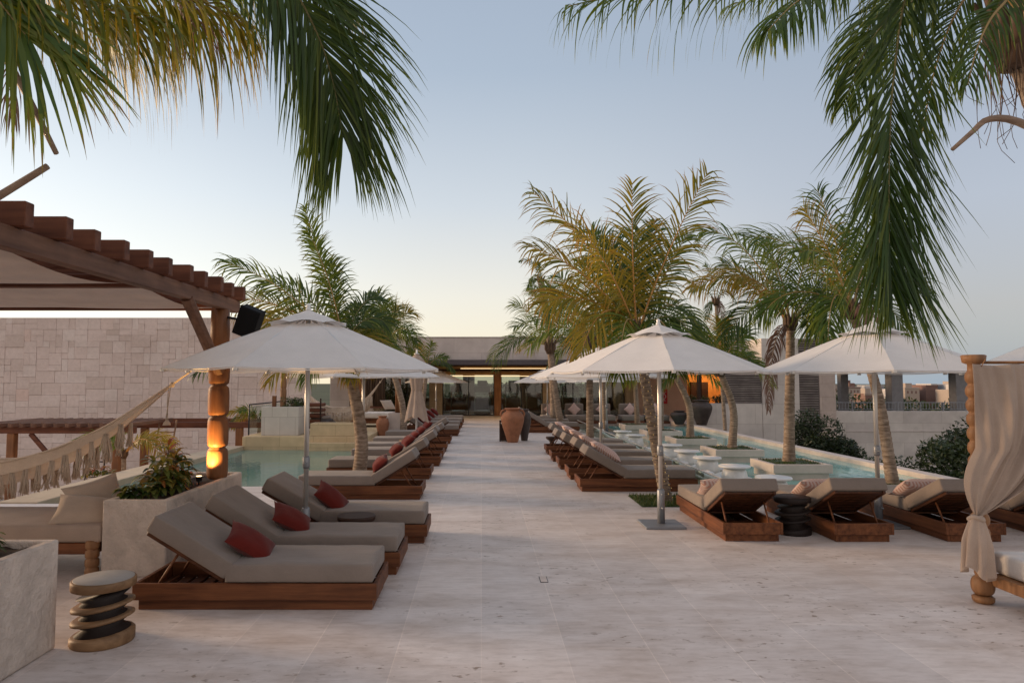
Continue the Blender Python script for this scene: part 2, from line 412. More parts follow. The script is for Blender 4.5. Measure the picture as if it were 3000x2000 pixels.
# ------------------------------------------------------------------ loungers
from mathutils import noise as mn
def soft_box(Lx, Wy, Hz, r, seed, crown=.007, amp=.006):
    """foam cushion with rounded edges, a slight crown, bulging sides and shallow creases, centred on the origin"""
    def sec(sx, inset):
        ring = []; w, h = Wy / 2 - inset, Hz / 2 - inset; ny, nc = 14, 3
        cs = [(w - r, h - r, 0), (-(w - r), h - r, 1), (-(w - r), -(h - r), 2), (w - r, -(h - r), 3)]
        for q, (cy, cz, k) in enumerate(cs):
            for a in range(nc + 1): an = (k + a / nc) * PI / 2; ring.append((cy + r * math.cos(an), cz + r * math.sin(an)))
            ny_ = ny if k in (0, 2) else 3; ay, az = ring[-1]; by, bz = (cs[(q + 1) % 4][0], cs[(q + 1) % 4][1]); an = ((k + 1) % 4) * PI / 2; by += r * math.cos(an); bz += r * math.sin(an)
            for a in range(1, ny_): ring.append((ay + (by - ay) * a / ny_, az + (bz - az) * a / ny_))
        out = []
        for y, z in ring:
            cx = max(0, 1 - (2 * sx / Lx) ** 2) ** .5; cyy = max(0, 1 - (2 * y / Wy) ** 2) ** .5
            n = mn.noise(Vector((sx * 3.2 + seed * 7, y * 5, z * 4))) + .5 * mn.noise(Vector((sx * 9, y * 7 + seed * 3, z * 9)))
            if z > 0: z += crown * cx * cyy * (1 + .2 * n) + amp * n * min(1, cx * 2) * min(1, cyy * 2)
            y += (.004 * cx * (1 if y > 0 else -1)) * (1 - (2 * z / Hz) ** 2 if abs(2 * z / Hz) < 1 else 0) + .0025 * n
            out.append(Vector((sx, y, z)))
        return out
    hx = Lx / 2; st = [(-hx, r * .9), (-hx + r * .3, r * .3), (-hx + r, 0)] + [(-hx + r + (Lx - 2 * r) * i / 26, 0) for i in range(1, 26)] + [(hx - r, 0), (hx - r * .3, r * .3), (hx, r * .9)]
    rows = [sec(a, b) for a, b in st]; n = len(rows[0]); vs = [p for q in rows for p in q]; fs = []
    for i in range(len(rows) - 1):
        for j in range(n): j2 = (j + 1) % n; fs.append([i * n + j, i * n + j2, (i + 1) * n + j2, (i + 1) * n + j])
    fs.append(list(range(n))[::-1]); fs.append([(len(rows) - 1) * n + j for j in range(n)])
    return vs, fs
LL, LW = 1.87, .655      # length, width; local x: head 0 -> feet LL, y: 0..LW
def make_lounger(angle, name='sun_lounger'):
    root = empty(name)
    mb = MB()
    zt, zb, t = .205, .08, .032
    mb.box(0, LL, 0, t, zb, zt); mb.box(0, LL, LW - t, LW, zb, zt)
    mb.box(0, t, t, LW - t, zb, zt - .002); mb.box(LL - t, LL, t, LW - t, zb, zt - .002)
    mb.build('frame', WOODX, root)
    mb = MB(); a = .035
    mb.box(a, LL - a, a, a + .03, 0, zb - .002); mb.box(a, LL - a, LW - a - .03, LW - a, 0, zb - .002)
    mb.box(a, a + .03, a + .03, LW - a - .03, 0, zb - .003); mb.box(LL - a - .03, LL - a, a + .03, LW - a - .03, 0, zb - .003)
    mb.build('plinth', WOODX, root)
    mb = MB()
    for i in range(11):
        x = .70 + i * .103
        mb.box(x, x + .08, t + .002, LW - t - .002, zt - .03, zt - .008)
    for i in range(6):
        x = t + .02 + i * .11
        mb.box(x, x + .085, t + .002, LW - t - .002, zb + .005, zb + .022)
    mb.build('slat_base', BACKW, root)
    vs, fs = soft_box(LL - .73, LW - .024, .14, .016, angle * 3); cc = Vector(((.70 + LL - .03) / 2, LW / 2, zt + .074))
    mb = MB(); mb.add([v + cc for v in vs], fs, 0, True)
    seat = mb.build('seat_cushion', TAUPE, root)
    mb = MB()   # piping seams
    for z in (zt + .012, zt + .132):
        x0, x1, y0, y1 = .70 + .006, LL - .036, .018, LW - .018
        mb.tube([(x0, y0, z), (x1, y0, z), (x1, y1, z), (x0, y1, z), (x0, y0, z)], .0035, 5)
    mb.build('piping', TAUPE, seat)
    # backrest: hinge at x=.69, rises towards x=0
    M = Matrix.Rotation(PI - angle, 4, 'Y')
    hinge = Vector((.675, 0, zt - .005))
    rot = Matrix.Rotation(angle, 3, 'Y')       # tilts the -x direction upward
    def P(u, y, w): return hinge + rot @ Vector((-u, y, w))
    def bar(mb, u0, u1, y0, y1, w0, w1, r=.004, seg=1, sm=False):
        c = hinge + rot @ Vector((-(u0 + u1) / 2, 0, (w0 + w1) / 2)); cy = (y0 + y1) / 2
        vs, fs = _rbox(u1 - u0, y1 - y0, w1 - w0, min(r, min(u1 - u0, y1 - y0, w1 - w0) * .45), seg)
        mb.add([rot @ v + Vector((c.x, cy, c.z)) for v in vs], fs, 0, sm)
    bl = .70
    mb = MB()
    bar(mb, 0, bl, .045, .075, 0, .035); bar(mb, 0, bl, LW - .075, LW - .045, 0, .035)
    for i in range(7):
        u = .012 + i * .099; bar(mb, u, u + .08, .077, LW - .077, .008, .03)
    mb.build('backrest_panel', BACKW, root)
    vs, fs = soft_box(bl + .015, LW - .024, .14, .016, angle * 5 + 2); c0 = hinge + rot @ Vector((-(bl + .015) / 2, 0, .108))
    mb = MB(); mb.add([rot @ v + Vector((c0.x, LW / 2, c0.z)) for v in vs], fs, 0, True)
    bc = mb.build('backrest_cushion', TAUPE, root)
    mb = MB()
    for w in (.048, .168):
        mb.tube([P(.006, .018, w), P(bl + .009, .018, w), P(bl + .009, LW - .018, w), P(.006, LW - .018, w), P(.006, .018, w)], .0035, 5)
    mb.build('piping', TAUPE, bc)
    mb = MB()
    p = P(.42, 0, 0)
    for y in (.09, LW - .09): mb.tube([(p.x, y, p.z), (.12, y, zb + .03)], .011, 6)
    mb.tube([(.12, .06, zb + .03), (.12, LW - .06, zb + .03)], .011, 6)
    mb.build('prop_stay', WOODX, root)
    return root
LG = {}; JR = random.Random(4)
def lounger(x, y, rz, angle, label, group):
    if angle not in LG: LG[angle] = make_lounger(R(angle)); o = LG[angle]
    else: o = dup(LG[angle])
    o.location = (x + JR.uniform(-.02, .02), y + JR.uniform(-.015, .015), 0); o.rotation_euler.z = rz + JR.uniform(-.014, .014)
    return tag(o, label, 'sun lounger', group)

def pillow_mb(w, h, t, n=12):
    mb = MB()
    for sgn in (1, -1):
        rows = []
        for i in range(n + 1):
            u = -1 + 2 * i / n; r = []
            for j in range(n + 1):
                v = -1 + 2 * j / n
                pin = 1 - .10 * (1 - u * u) * (abs(v) ** 3) ; pin2 = 1 - .10 * (1 - v * v) * (abs(u) ** 3)
                b = max(0, (1 - abs(u) ** 2.6) * (1 - abs(v) ** 2.6)) ** .55
                wr = 1 + .07 * math.sin(5 * u + 3 * v) * b
                r.append(Vector((u * w / 2 * pin2, v * h / 2 * pin, sgn * t / 2 * b * wr)))
            rows.append(r)
        mb.grid(rows if sgn > 0 else rows[::-1])
    return mb
_pm = {}
def pillow(kind, loc, rot, label, group, size=(.42, .30, .15)):
    mat = {'red': REDF, 'pink': PINKF, 'sand': PILLF, 'white': WHITEF}[kind]
    key = (kind, size)
    if key not in _pm:
        o = pillow_mb(*size).build('cushion', mat); _pm[key] = o
    else: o = _pm[key].copy(); COL.objects.link(o)
    o.location = loc; o.rotation_euler = Euler(rot, 'XYZ')
    return tag(o, label, 'cushion', group)

GL = 'loungers lining the left side of the walkway'
def left_foot_right(y, xr, ang, label, pl, plab, pd=0):
    lounger(xr - LL, y, 0, ang, label, GL)
    if pl:
        a = R(ang)
        pillow('red', (xr - LL + .665 + .07, y + LW / 2 + pd, .205 + .30), (R(90) - .0, 0, 0), plab, 'red scatter cushions')
        o = bpy.context.scene.objects[-1]
for y, xr, l, pl_, rr in [
    (5.33, -.79, 'nearest taupe lounger on the left, its whole dark wooden side turned to the camera', 'red cushion leaning in the crook of the nearest left lounger', (R(28), R(34), R(24))),
    (6.28, -.72, 'second taupe lounger from the camera on the left, behind the nearest one', 'red cushion leaning in the crook of the second left lounger', (R(30), R(30), R(30))),
    (7.44, -.60, 'third left taupe lounger, beside the near left parasol pole and round brown table', 'red cushion behind the parasol pole on the third left lounger', (R(34), R(40), R(20)))]:
    lounger(xr - LL, y, 0, 31 if y < 7 else 29, l, GL)
    pillow('red', (xr - LL + .80, y + .27, .445), rr, pl_, 'red scatter cushions')
FL = [(10.19, -.86, 'first left lounger with its head raised towards the aisle'),
      (12.3, -.88, 'second of the left loungers with heads raised to the aisle, just past the leaning palm'),
      (14.15, -.86, 'third of the left loungers with heads raised to the aisle, alongside the pool end'),
      (15.4, -.86, 'fourth of the left loungers with heads raised to the aisle'),
      (17.0, -.86, 'fifth of the left loungers with heads raised to the aisle, just before the closed parasol'),
      (19.2, -.86, 'sixth and farthest of the left loungers with heads raised to the aisle')]
for i, (y, xr, l) in enumerate(FL):
    lounger(xr, y + LW, PI, [32, 30, 32, 34, 30, 32][i], l, GL)
    pillow('red', (xr - .68, y + .30, .505), (R(8), R(-42), R(90 if False else 4) + .1 * (i % 3)),
           ['red cushion on the first left lounger facing away from the aisle', 'red cushion on the lounger just past the leaning palm', 'red cushion on the third left lounger of the raised-head run',
            'red cushion on the fourth left lounger of the raised-head run', 'red cushion on the lounger before the closed parasol', 'red cushion on the farthest raised-head left lounger'][i], 'red scatter cushions', (.30, .42, .15))
for i, y in enumerate([21.9, 23.8, 25.7, 27.7]):
    lounger(-.72 - LL, y, 0, 32, ['nearest of the four far left loungers with foot ends to the aisle',
        'second of the four far left loungers with foot ends to the aisle', 'third of the four far left loungers with foot ends to the aisle',
        'last left lounger before the building, foot end to the aisle'][i], GL)
    pillow('red', (-.72 - LL + .68, y + .33, .505), (R(6), R(42), 0), ['red cushion on the nearest of the four far left loungers', 'red cushion on the second far left lounger',
        'red cushion on the third far left lounger', 'red cushion on the lounger closest to the building'][i], 'red scatter cushions')
GR = 'loungers lining the right side of the walkway'
for i, y in enumerate([10.93, 12.25, 13.65, 14.95, 16.4]):
    lounger(1.55, y, 0, [30, 32, 30, 29, 32][i], ['nearest lounger of the right-hand aisle row, beside the grass bed',
        'second lounger of the right-hand aisle row', 'third and middle lounger of the right-hand aisle row', 'fourth lounger of the right-hand aisle row',
        'farthest of the five right aisle loungers, nearest the tall clay jar'][i], GR)
    pillow('pink', (1.55 + .48, y + .33, .60), (0, R(34), 0), ['pink knitted cushion on the nearest right aisle lounger', 'pink knitted cushion on the second right aisle lounger',
        'pink knitted cushion on the third right aisle lounger', 'pink knitted cushion on the fourth right aisle lounger', 'pink knitted cushion on the farthest of the five right aisle loungers'][i], 'pink knitted cushions', (.56, .36, .17))
for i, (y, x) in enumerate([(23.3, 1.45), (25.2, 1.4), (27.0, 1.35)]):
    lounger(x, y, 0, 32, ['lounger just behind the tall clay jar on the right', 'second lounger behind the clay jar', 'third lounger behind the clay jar, closest to the glass front'][i], GR)
GF = 'loungers on the right with their backs to the camera'
for i, x in enumerate([2.64, 3.84, 5.06, 6.28]):
    o = lounger(x, 7.54, R(90), [26, 27, 26, 27][i], ['leftmost lounger seen from behind, beside the square parasol base', 'second lounger seen from behind, right of the wavy dark stool',
        'third lounger seen from behind, partly hidden by the tied curtain', 'rightmost lounger seen from behind, beyond the tied curtain'][i], GF)
    o.location.x = x + LW
    if i: pillow('pink', (x + .16, 8.29, .475), (R(-34), 0, R(6)), ['', 'pink knitted cushion on the second lounger seen from behind', 'pink knitted cushion on the lounger left of the curtain', 'pink knitted cushion on the lounger right of the curtain'][i], 'pink knitted cushions', (.50, .36, .15))
pillow('pink', (2.64 + .22, 8.29, .475), (R(-34), 0, R(-8)), 'pink knitted cushion on the leftmost lounger seen from behind', 'pink knitted cushions', (.50, .36, .15))

# ------------------------------------------------------------------ small tables and stools
def wavy_stool(loc, rad, h, label, dark=False):
    root = empty('wavy_stool', loc)
    k = rad / .195; s = h / .41
    tilt = .0
    def disc(z0, z1, r0, r1, tl, mat, name, n=40):
        mb = MB(); mb.lathe([(r0 * k, z0 * s), (r1 * k, z1 * s)], n=n, tilt=[(tl[0], 0), (tl[1], 0)], smooth=False)
        return mb.build(name, mat, root)
    W = WAVD if dark else WAVW
    mb = MB(); mb.lathe([(.19 * k, 0), (.195 * k, .01 * s), (.195 * k, .055 * s), (.18 * k, .07 * s)], n=40, tilt=[(0, 0), (0, 0), (.10, 0), (.10, 0)]); mb.build('foot', W, root)
    zs = [.07, .155, .24]
    for i, z in enumerate(zs):
        mb = MB(); mb.lathe([(.17 * k, z * s), (.115 * k, (z + .035) * s), (.16 * k, (z + .068) * s)], n=36, tilt=[(.11, 0), (.13, 0), (.15, 0)]); mb.build('neck', WAVD, root)
        if i < 2 or True:
            mb = MB(); mb.lathe([(.16 * k, (z + .066) * s), (.19 * k, (z + .078) * s), (.19 * k, (z + .092) * s), (.17 * k, (z + .102) * s)], n=40, tilt=[(.15, 0), (.14, 0), (.12, 0), (.11, 0)])
            if i < 2: mb.build('disc', W, root)
    mb = MB(); mb.lathe([(.17 * k, .345 * s), (.195 * k, .355 * s), (.197 * k, .40 * s), (.188 * k, .41 * s)], n=44, tilt=[(.05, 0), (.02, 0), (0, 0), (0, 0)]); mb.build('seat', W, root)
    mb = MB(); mb.lathe([(.183 * k, .4105 * s), (.18 * k, .4125 * s)], n=44); mb.build('top_inlay', BRONZE if not dark else DARKW, root)
    return tag(root, label, 'stool')
wavy_stool((-2.56, 4.72, 0), .20, .42, 'stool of tilted wavy discs with grey top beside the nearest left lounger')
wavy_stool((3.60, 8.0, 0), .20, .42, 'dark stool of wavy discs between two loungers seen from behind', True)
def round_table(loc, r, h, mt, label, group=None):
    root = empty('side_table', loc)
    mb = MB(); mb.lathe([(r * .80, h - .075), (r * .97, h - .045), (r, h - .015), (r * .97, h), (r * .9, h)], n=40)
    mb.build('top', mt, root)
    mb = MB(); mb.lathe([(r * .62, 0), (r * .45, h * .3), (r * .36, h * .55), (r * .7, h - .076)], n=28); mb.build('pedestal', mt, root)
    return tag(root, label, 'side table', group)
round_table((-1.30, 7.2, 0), .20, .36, DARKW, 'dark red-brown round wooden table between the second and third left loungers')
round_table((-1.75, 16.3, 0), .2, .36, WAVW, 'pale round wooden table among the farther left loungers')
round_table((1.85, 18.0, 0), .16, .3, DARKW, 'small dark table behind the farthest of the five right loungers')
GT = 'white drum tables in the shallow ledge'
for i, (x, y) in enumerate([(4.60, 10.85), (4.52, 12.3), (4.48, 13.65), (4.47, 14.95), (4.5, 16.35), (4.32, 19.3), (4.28, 20.8)]):
    root = empty('drum_table', (x, y, -.083))
    mb = MB(); mb.lathe([(.2, 0), (.23, .03), (.232, .10), (.20, .24), (.165, .29)], n=32); mb.build('body', WHITEM, root)
    mb = MB(); mb.lathe([(.165, .29), (.27, .298), (.275, .32), (.265, .335)], n=36); mb.build('top', WHITEM, root)
    tag(root, ['nearest white drum table in the water, its body hidden behind the leftmost back-turned lounger', 'second white drum table from the camera, standing in the ledge water',
        'third white drum table from the camera in the ledge water', 'fourth white drum table from the camera in the ledge water', 'white drum table just right of the palm wound with lights',
        'far white drum table, left of the two by the farthest loungers', 'farthest white drum table in the ledge water'][i], 'side table', GT)
# white in-pool loungers
def make_ledge():
    root = empty('ledge_lounger')
    prof = [(0, .31), (.12, .27), (.38, .10), (.6, .04), (.8, .06), (.98, .11), (1.15, .06), (1.35, .03)]
    c = catmull([(x, 0, z) for x, z in prof], 28)
    for nm, y0, y1, dz in (('seat_shell', 0, .46, 0),):
        mb = MB(); rows = []
        for p in c: rows.append([Vector((p.x, y0, p.z)), Vector((p.x, y0 + .02, p.z + .02)), Vector((p.x, y1 - .02, p.z + .02)), Vector((p.x, y1, p.z)), Vector((p.x, y1, -.0)) if False else Vector((p.x, y1, p.z - .05)), Vector((p.x, y0, p.z - .05))])
        mb.grid(rows, close=True); mb.build(nm, WHITEM, root)
    mb = MB()
    for y in (.06, .40): mb.box(.4, 1.25, y - .02, y + .02, 0, .03)
    mb.build('base_runner', WHITEM, root)
    mb = MB()
    mb.box(.02, .2, .08, .38, .29, .335, r=.02, seg=2, smooth=True); mb.build('headrest', WHITEM, root)
    return root
lg = make_ledge()
for i, y in enumerate([11.3, 12.7, 14.05, 15.35, 17.2, 21.4]):
    o = lg if i == 0 else dup(lg)
    o.location = (3.64, y - .05, -.083)
    tag(o, ['nearest white in-pool lounger in the ledge water, before the second drum table', 'second white in-pool lounger from the camera', 'third white in-pool lounger from the camera',
            'fourth white in-pool lounger from the camera', 'white in-pool lounger left of the palm wound with lights', 'farthest white in-pool lounger'][i], 'pool lounger', 'white loungers in the shallow ledge')
# low glass balustrade
root = empty('glass_balustrade', (3.52, 0, 0))
for i in range(10):
    y0 = 9.6 + i * 1.55
    mb = MB(); mb.box(-.006, .006, y0 + .02, y0 + 1.53, .02, .31); mb.build('glass_pane', CLEARG, root)
mb = MB(); mb.box(-.018, .018, 9.6, 25.1, .311, .33); mb.build('top_rail', SILVER, root)
mb = MB(); mb.box(-.02, .02, 9.6, 25.1, 0, .02); mb.build('bottom_channel', SILVER, root)
tag(root, 'low clear glass balustrade with pale rail along the pool ledge', 'balustrade')
# floor cover
root = empty('drain_cover', (.55, 6.15, 0))
mb = MB(); mb.box(-.035, .035, -.09, .09, .001, .004, r=.001); mb.build('frame', DARKM, root)
mb = MB(); mb.box(-.029, .029, -.084, .084, .0042, .006, r=.001); mb.build('cover', COPINGR, root)
tag(root, 'small rectangular floor cover set in the paving', 'floor cover')

# ------------------------------------------------------------------ umbrellas
def make_umbrella(rad, rim, apex, phi, square):
    root = empty('parasol')
    mb = MB()
    if square:
        mb.box(-.24, .24, -.24, .24, 0, .028, r=.006)
    else: mb.lathe([(.25, 0), (.25, .02), (.235, .035), (.06, .045)], n=32)
    mb.build('base_plate', GREYM, root)
    mb = MB(); mb.lathe([(.045, .03), (.045, .42), (.034, .44)], n=20)
    bt = mb.build('base_tube', GREYM, root)
    mb = MB(); mb.tube([(0, -.045, .22), (0, -.10, .22)], .012, 8); mb.tube([(0, -.04, .38), (0, -.08, .38)], .01, 8); mb.build('knob', GREYM, bt)
    mb = MB(); mb.lathe([(.026, .4), (.026, apex + .02)], n=18); mb.build('pole', SILVER, root)
    mb = MB(); mb.lathe([(.03, .84), (.038, .86), (.038, .95), (.028, .97)], n=16); mb.box(-.012, .012, -.075, -.03, .89, .91); mb.build('pole_joint', GREYM, root)
    vs = [Vector((rad * math.cos(phi + k * PI / 4), rad * math.sin(phi + k * PI / 4), rim)) for k in range(8)]
    top = Vector((0, 0, apex)); rv = .30
    mb = MB(); nu, nv = 12, 8
    for k in range(8):
        a, b = vs[k], vs[(k + 1) % 8]; rows = []
        for i in range(nu + 1):
            u = rv * .8 + (1 - rv * .8) * i / nu; row = []
            for j in range(nv + 1):
                v = j / nv; e = a * (1 - v) + b * v
                p = top * (1 - u) + e * u
                p.z -= .022 * math.sin(PI * v) * u * (1 - .3 * u) + .004 * math.sin(7 * v + 3 * k) * math.sin(PI * u)       # cloth sags between ribs
                p.z += .010 * math.sin(PI * u)                            # ribs bow up
                row.append(p)
            rows.append(row)
        mb.grid(rows)
        # valance
        rows = []
        for i in range(3):
            rows.append([(a * (1 - j / nv) + b * (j / nv)) * 1.0 + Vector((0, 0, -.022 * math.sin(PI * j / nv) - .006 * i)) for j in range(nv + 1)])
        mb.grid(rows)
    mb.build('canopy', CANOPY, root)
    mb = MB()
    for k in range(8):
        a, b = vs[k] * 1.0, vs[(k + 1) % 8]; rows = []
        for i in range(5):
            u = i / 4 * rv; row = []
            for j in range(nv + 1):
                v = j / nv; e = (a * (1 - v) + b * v)
                p = Vector((e.x * u, e.y * u, apex + .036 - (apex - rim) * u * (.93 + .05 * math.sin(3 * PI * u / rv))))
                if i == 4: p.z += .026 * math.sin(PI * v)
                row.append(p)
            rows.append(row)
        mb.grid(rows)
    mb.build('vent_cap', CANOPY, root)
    mb = MB(); mb.lathe([(.03, apex + .02), (.03, apex + .045), (.018, apex + .055), (.026, apex + .075), (.02, apex + .09), (.006, apex + .1)], n=16); mb.build('finial', WHITEM, root)
    mb = MB(); mb.lathe([(.035, rim + .03), (.06, rim + .05), (.06, rim + .10), (.035, rim + .12)], n=16); mb.build('runner_hub', GREYM, root)
    for k in range(8):
        mb = MB(); d = vs[k]
        p0 = Vector((0, 0, apex - .03)); p1 = Vector((d.x * .985, d.y * .985, rim - .012))
        mid = (p0 + p1) / 2 + Vector((0, 0, .03)); mb.tube([p0, mid, p1], .009, 6)
        q = p0.lerp(p1, .52) + Vector((0, 0, .02)); mb.tube([Vector((0, 0, rim + .08)), q], .007, 6)
        mb.box(p1.x - .02, p1.x + .02, p1.y - .02, p1.y + .02, p1.z - .025, p1.z + .004)
        mb.build('rib', SILVER, root)
    return root
GU = 'open white parasols'
UM = {}
def umbrella(x, y, label, phi=R(80), rad=1.39, rim=1.87, apex=2.45, square=True):
    key = (phi, rad, rim, apex, square)
    if key in UM: o = dup(UM[key])
    else: UM[key] = o = make_umbrella(rad, rim, apex, phi - 0, square)
    o.location = (x, y, 0); return tag(o, label, 'parasol', GU)
PH = R(-100)
umbrella(-1.83, 7.2, 'large open white parasol on the left, over the near loungers', R(-101), 1.42, 1.875, 2.47)
umbrella(2.19, 8.42, 'open white parasol right of the walkway with its square grey base in view', R(-98), 1.33, 1.87, 2.42)
umbrella(4.84, 8.42, 'open white parasol between the second and third back-turned loungers, top creased', R(-112), 1.36, 1.87, 2.44)
umbrella(7.45, 8.42, 'open white parasol at the right edge, behind the tied curtain', R(-100), 1.36, 1.87, 2.46)
umbrella(-2.05, 11.9, 'open white parasol mostly hidden behind the large left parasol', R(-100), 1.36, 1.83, 2.38)
umbrella(2.3, 13.2, 'open white parasol second in the right row, above the aisle loungers', R(-100), 1.36, 1.83, 2.38)
umbrella(2.76, 17.7, 'open white parasol third in the right row, next to a palm trunk', R(-100), 1.36, 1.80, 2.35)
umbrella(4.2, 23.0, 'small far parasol standing over the far end of the ledge', R(-100), 1.36, 1.74, 2.3)
umbrella(2.75, 28.5, 'farthest white parasol right of the aisle, behind the clay jar', R(-100), 1.4, 1.70, 2.25)
umbrella(-2.05, 31.0, 'farthest white parasol left of the aisle, in front of the building', R(-100), 1.46, 1.70, 2.25)
# closed umbrella
root = empty('closed_parasol', (-1.72, 18.2, 0))
mb = MB(); mb.lathe([(.25, 0), (.25, .03), (.05, .04)], n=24); mb.build('base_plate', GREYM, root)
mb = MB(); mb.lathe([(.026, .03), (.026, 2.5)], n=14); mb.build('pole', WHITEM, root)
mb = MB(); rows = []
for i in range(26):
    t = i / 25; z = 2.46 - 1.72 * t
    if t < .12: r = .05 + .16 * (t / .12) ** .7
    elif t < .55: r = .21 - .085 * ((t - .12) / .43) ** 1.3
    else: r = .125 + .165 * ((t - .55) / .45) ** 1.1
    rows.append([Vector(((r * (1 + .15 * math.cos(8 * a + .5) * min(1, t * 4))) * math.cos(a), (r * (1 + .15 * math.cos(8 * a + .5) * min(1, t * 4))) * math.sin(a), z + (.03 * math.cos(8 * a + .5 + PI) - .07 * math.cos(a * 2 + .4)) * max(0, t - .8) * 5)) for a in [2 * PI * j / 64 for j in range(64)]])
mb.grid(rows, close=True); mb.build('folded_canopy', CREAMF, root)
mb = MB(); mb.tube([Vector((.135 * math.cos(a), .135 * math.sin(a), 1.53)) for a in [2 * PI * j / 20 for j in range(21)]], .012, 6); mb.build('tie_strap', CREAMF, root)
mb = MB(); mb.lathe([(.05, 2.46), (.09, 2.475), (.02, 2.5), (.028, 2.55), (.005, 2.6)], n=14); mb.build('finial', WHITEM, root)
tag(root, 'closed cream parasol tied at its waist among the left loungers', 'parasol')

# ------------------------------------------------------------------ planters
def planter(x0, x1, y0, y1, z, mat, label, z0=0, wall=.07, soil=.05, cat='planter', group=None):
    root = empty('stone_planter', ((x0 + x1) / 2, (y0 + y1) / 2, z0)); hx, hy = (x1 - x0) / 2, (y1 - y0) / 2; h = z - z0
    mb = MB()
    mb.box(-hx, hx, -hy, -hy + wall, 0, h, r=.014, seg=2); mb.box(-hx, hx, hy - wall, hy, 0, h, r=.014, seg=2)
    mb.box(-hx, -hx + wall, -hy + wall - .01, hy - wall + .01, .003, h - .002, r=.014, seg=2); mb.box(hx - wall, hx, -hy + wall - .01, hy - wall + .01, .003, h - .002, r=.014, seg=2)
    mb.build('box', mat, root)
    mb = MB(); n = 10; rows = []
    for i in range(n + 1):
        rows.append([Vector((-hx + wall + (2 * hx - 2 * wall) * i / n, -hy + wall + (2 * hy - 2 * wall) * j / n, h - soil + random.uniform(-.01, .02))) for j in range(n + 1)])
    mb.grid(rows); mb.build('soil', SOIL, root)
    return tag(root, label, cat, group)
planter(-3.41, -2.83, 6.22, 8.16, .68, PLANTER, 'long rough limestone planter carrying the lit turned post')
planter(-3.41, -2.80, 3.0, 4.60, .705, PLANTER, 'rough limestone planter at the bottom left corner of the view')
# square planters in the pool: rim box on recessed base
GP = 'square stone planters standing in the pool'
def tufts(mb, x0, x1, y0, y1, z, n, h=.04, spread=.02):
    for _ in range(n):
        x, y = random.uniform(x0, x1), random.uniform(y0, y1); a = random.uniform(0, 2 * PI)
        hh = h * random.uniform(.5, 1.3); w = .006; dx, dy = math.cos(a), math.sin(a); c = random.uniform(0, .9) ** 1.5
        b = Vector((x, y, z)); t = b + Vector((dx * spread * random.random() * 1.5, dy * spread, hh))
        mb.add([b + Vector((-dy * w, dx * w, 0)), b - Vector((-dy * w, dx * w, 0)), t], [[0, 1, 2]], 0, False, c)
PLA = [(5.40, 12.73), (5.27, 15.47), (5.2, 18.35), (5.12, 21.2), (5.05, 24.1)]
pn = ['nearest square pool planter with the tallest upright palm', 'second square pool planter from the camera', 'third square pool planter from the camera', 'fourth square pool planter from the camera', 'farthest square pool planter, by the end sofas']
for i, (x, y) in enumerate(PLA):
    W = 1.1; root = empty('pool_planter', (x + W / 2, y + W / 2, -.083)); h = W / 2
    mb = MB(); mb.box(-h + .05, h - .05, -h + .05, h - .05, -.1, .13); mb.build('base', POOLBOX, root)
    mb = MB()
    for a in ((-h, h, -h, -h + .09), (-h, h, h - .09, h), (-h, -h + .09, -h + .09, h - .09), (h - .09, h, -h + .09, h - .09)):
        mb.box(*a, .13, .29, r=.006)
    mb.build('rim', POOLBOX, root)
    mb = MB(); rows = [[Vector((-h + .09 + (2 * h - .18) * a / 8, -h + .09 + (2 * h - .18) * b / 8, .272 + .03 * math.sin(PI * a / 8) * math.sin(PI * b / 8))) for b in range(9)] for a in range(9)]
    mb.grid(rows, col=.2); tufts(mb, -h + .1, h - .1, -h + .1, h - .1, .28, 900 if i < 3 else 400); g = mb.build('grass', GRASS, root); g['kind'] = 'stuff'
    tag(root, pn[i], 'planter', GP)
for x0, x1, y0, y1, l in ((2.24, 3.25, 9.62, 10.55, 'green grass bed at the foot of the palm wound with lights'), (6.5, 7.3, 11.15, 12.0, 'green grass bed around the rightmost palm by the pool')):
    mb = MB(); mb.box(x0, x1, y0, y1, .002, .012, r=.002, col=.15); tufts(mb, x0, x1, y0, y1, .008, 2600, .05)
    tag(mb.build('grass_bed', GRASS), l, 'grass', kind='stuff')

